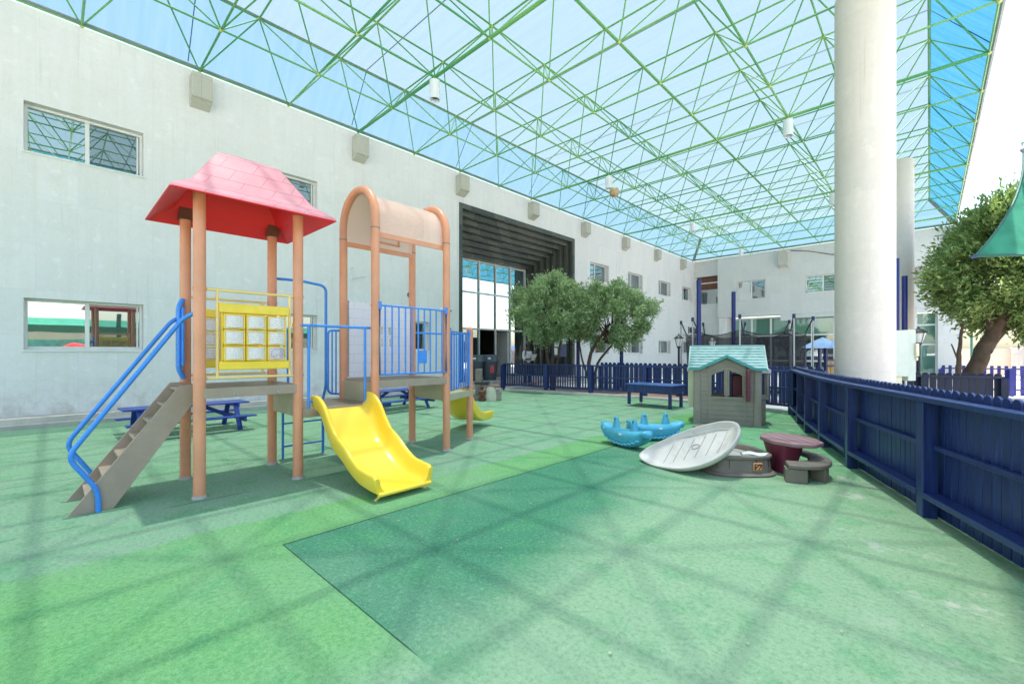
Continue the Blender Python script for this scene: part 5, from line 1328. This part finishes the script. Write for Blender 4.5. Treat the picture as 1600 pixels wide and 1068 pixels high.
M = MB(); M.add([(11,-10,3.0),(15.5,-10,3.7),(15.5,20,3.7),(11,20,3.0)], [(0,1,2,3)]); B(M, 'cloth', 'sail', ss, smooth=0)
MAT['dgreen'] = paint('dark_green_valance', (.012,.07,.035), .7, .2)
B(MB().box(10.96,11.0,-10,20,2.62,3.05), 'valance', 'dgreen', ss, smooth=0)
for y in (-9,-3,3,9,15): B(MB().tube([(11.1,y,0),(11.1,y,3.9)], .10, 8), 'post', 'dgreen', ss)

# green shade sail at the right edge with its mast
sl = thing('shade_sail', 'green shade sail reaching in at the right edge in front of the tree', 'shade sail', (3,11,3.4))
c0, c1, c2_, c3 = Vector(rd(9.35,9.0,3.43)), Vector(rd(10.9,9.5,6.0)), Vector(rd(15.5,8.0,5.6)), Vector(rd(14.5,7.2,2.75))
M = MB(); N_ = 16
for i in range(N_+1):
    for j in range(N_+1):
        u, v = i/N_, j/N_
        def edge(a, b, q, ctr, k=.10):
            return a.lerp(b, q) + (ctr-(a+b)/2)*k*4*q*(1-q)
        ctr = (c0+c1+c2_+c3)/4
        p = (edge(c0,c1,v,ctr)*(1-u)+edge(c3,c2_,v,ctr)*u) + (edge(c0,c3,u,ctr)*(1-v)+edge(c1,c2_,u,ctr)*v) - ((c0*(1-v)+c1*v)*(1-u)+(c3*(1-v)+c2_*v)*u)
        M.v.append(tuple(p))
for i in range(N_):
    for j in range(N_):
        a = i*(N_+1)+j; M.f.append((a, a+1, a+N_+2, a+N_+1))
cloth = B(M, 'cloth', 'sail', sl)
hem = [Vector(c0).lerp(Vector(c1), q/10) + (ctr-(c0+c1)/2)*.4*(q/10)*(1-q/10) for q in range(11)]
hem2 = [Vector(c0).lerp(Vector(c3), q/10) + (ctr-(c0+c3)/2)*.4*(q/10)*(1-q/10) for q in range(11)]
B(MB().tube(hem, .022, 6), 'hem', paint('dark_green_hem', (.01,.08,.06), .6), cloth); B(MB().tube(hem2, .03, 6), 'hem', paint('dark_green_hem2', (.01,.08,.06), .6), cloth)
B(MB().tube([c0-Vector((.06,0,.02)), c0+Vector((.04,0,0))], .03, 8), 'corner_clip', 'navy', cloth)
ms = thing('sail_mast', 'slim purple topped mast at the right edge above the green sail', 'mast', rd(10.62,9.15))
MB().tube([(0,0,0),(0,0,5.65)], .045, 10).build('shaft', paint('violet_mast_paint', (.10,.05,.22), .5), ms)
MB().lathe((0,0,0), [(.10,5.65),(.13,5.7),(.05,5.86),(.02,5.9)], 12).build('cap', paint('grey_mast_cap', (.35,.33,.4), .5), ms)

# ================================================================= trees
def tree(name, label, loc, rad, crown_c, nleaf, lsize, mat, trunk_paths, seed, clumps=95, group=None, flat=1.0, low=-1):
    """crown: leaves gathered in clumps through the volume of a lumpy ellipsoid"""
    random.seed(seed); t = thing(name, label, 'tree', loc, 0, group)
    M = MB()
    for path, r0, r1 in trunk_paths:
        P = [Vector(p) for p in path]; pts = []
        for i in range(len(P)-1):
            p0 = P[max(i-1,0)]; p1 = P[i]; p2 = P[i+1]; p3 = P[min(i+2,len(P)-1)]
            for j in range(5):
                q = j/5; pts.append(.5*((2*p1)+(p2-p0)*q+(2*p0-5*p1+4*p2-p3)*q*q+(3*p1-p0-3*p2+p3)*q**3))
        pts.append(P[-1]); n = len(pts)
        pts = [p + Vector((random.uniform(-1,1),random.uniform(-1,1),0))*r0*.12 for p in pts]
        M.tube(pts, [r0+(r1-r0)*i/(n-1) for i in range(n)], 10)
    M.build('trunk', MAT['bark'], t, smooth=60)
    C_ = Vector(crown_c); cl = []
    for _ in range(clumps):
        while True:
            v = Vector([random.uniform(-1,1) for _ in range(3)])
            if .2 < v.length < 1: break
        v = v.normalized()*(v.length**.6)
        if v.z < low: v.z = low
        lump = 1 + .28*noise.noise(v*2.1+Vector((seed,0,0)))
        cl.append((Vector((v.x*rad[0], v.y*rad[1], v.z*rad[2]))*lump*.88, random.uniform(.16,.30)))
    M = MB(); up = Vector((0,0,1))
    for i in range(nleaf):
        c_, cr_ = random.choice(cl); cr_ *= min(rad)*.95
        d_ = Vector([random.gauss(0,.42) for _ in range(3)]); p = C_ + c_ + d_*cr_
        outw = (c_*.6+d_*cr_); outw = outw.normalized() if outw.length > .01 else up
        ax = (outw + up*random.uniform(-.2,.7) + Vector([random.uniform(-.8,.8) for _ in range(3)])).normalized()
        sdv = ax.cross(Vector([random.uniform(-1,1) for _ in range(3)])).normalized()
        L_ = lsize*random.uniform(.6,1.25); W_ = L_*random.uniform(.14,.22); fold = ax.cross(sdv)*W_*.35
        k = len(M.v); M.v += [tuple(p - ax*L_*.5), tuple(p + sdv*W_ + fold), tuple(p + ax*L_*.5), tuple(p - sdv*W_ + fold)]
        M.f += [(k,k+1,k+2),(k,k+2,k+3)]
    me = bpy.data.meshes.new('crown'); me.from_pydata(M.v, [], M.f); me.materials.append(MAT[mat])
    o = bpy.data.objects.new('crown', me); col.objects.link(o); o.parent = t
    M2 = MB()
    for _ in range(26):
        c_, _r = random.choice(cl); st_ = Vector(crown_c) + Vector((random.uniform(-.3,.3),random.uniform(-.3,.3),-rad[2]*.75)); M2.tube([st_, C_+c_*.45+Vector((0,0,-.1)), C_+c_*.95], [.03,.018,.006], 5)
    M2.build('twigs', MAT['bark'], t)
    return t
tree('leafy_tree', 'round grey green tree in front of the marble entrance, left of the pair', (*rd(1.25,17.0)[:2],0), (1.85,1.8,1.42), (0,0,3.02), 36000, .135, 'leaf',
     [([(0,0,0),(-.06,.05,.8),(.05,0,1.6),(0,0,2.6)],.08,.05),([(.05,.05,0),(.15,.1,.9),(.35,.1,1.8),(.6,0,2.6)],.06,.03),([(.02,-.05,.3),(-.1,-.1,1.1),(-.5,0,2.2)],.05,.03)], 11, group='leafy trees behind the slat fence')
tree('leafy_tree', 'round grey green tree right of the marble entrance, right of the pair', (*rd(3.55,17.2)[:2],0), (1.75,1.7,1.38), (.05,.1,2.85), 34000, .135, 'leaf',
     [([(-.55,-.5,0),(-.62,-.55,.9),(-.5,-.45,1.6),(0,0,2.6)],.09,.05),([(-.5,-.45,0),(-.35,-.35,1.0),(.1,-.1,1.7),(.6,.2,2.5)],.06,.03),([(-.6,-.55,.3),(-.85,-.7,1.2),(-.9,-.8,2.0)],.05,.02)], 23, group='leafy trees behind the slat fence')
tree('leafy_tree', 'large spreading tree with a thick leaning trunk at the right', (*rd(12.9,12.75)[:2],0), (2.35,2.3,2.3), (1.30,1.0,3.90), 56000, .18, 'leaf2',
     [([(0,0,-.05),(.12,.1,.6),(.42,.35,1.5),(.75,.6,2.3),(1.3,1.1,3.4)],.24,.13),([(.45,.4,1.5),(.9,.9,2.2),(1.8,1.7,2.7),(2.6,2.4,3.3)],.16,.08),([(-.05,-.05,0),(-.10,-.1,.9),(-.08,-.08,1.6),(.0,.0,2.3)],.08,.03),([(-.08,-.08,1.1),(-.25,-.2,1.7)],.03,.015),([(.6,.5,2.0),(.5,.5,3.0),(.7,.6,4.2)],.12,.05)], 37, clumps=150, low=-.85)
# low plant at the foot of the tree
def shrub(loc, lab, s=.5):
    random.seed(5); t = thing('low_plant', lab, 'plant', loc)
    M = MB()
    for i in range(240):
        a = random.uniform(0,6.28); r_ = random.uniform(.1,1)*s; z = random.uniform(.1,.9)*s*1.2; p = Vector((r_*math.cos(a), r_*math.sin(a), z+.3)); d_ = Vector((math.cos(a),math.sin(a),random.uniform(.1,1))).normalized(); q = d_.cross(Vector((0,0,1))).normalized()*.03
        k = len(M.v); M.v += [tuple(p), tuple(p+d_*.12+q), tuple(p+d_*.26), tuple(p+d_*.12-q)]; M.f += [(k,k+1,k+2,k+3)]
    M.build('foliage', MAT['leaf'], t, smooth=0); MB().tube([(0,0,0),(0,0,.5)], .02, 6).build('stem', MAT['bark'], t)
shrub((*rd(12.1,13.6)[:2],0), 'low bushy plant left of the leaning tree trunk behind the dark fence', .45)
# bits of dry leaf on the turf
random.seed(9); M = MB()
for _ in range(150):
    x = random.uniform(-3.4,1.2); y = random.uniform(1.3,10)
    if x > .9-(y-3.5)*.40 or (x < -3 and y < 2): continue
    s_ = random.uniform(.004,.010); a = random.uniform(0,3.14); c_, n_ = math.cos(a)*s_, math.sin(a)*s_
    M.quad((x-c_,y-n_,.012),(x+n_,y-c_,.02),(x+c_*1.6,y+n_*1.6,.013),(x-n_,y+c_,.017))
tag(B(M, 'leaf_litter', paint('dry_leaf_bits', (.42,.42,.28), .8), None, smooth=0), kind='stuff')
print('objects', len(bpy.data.objects))
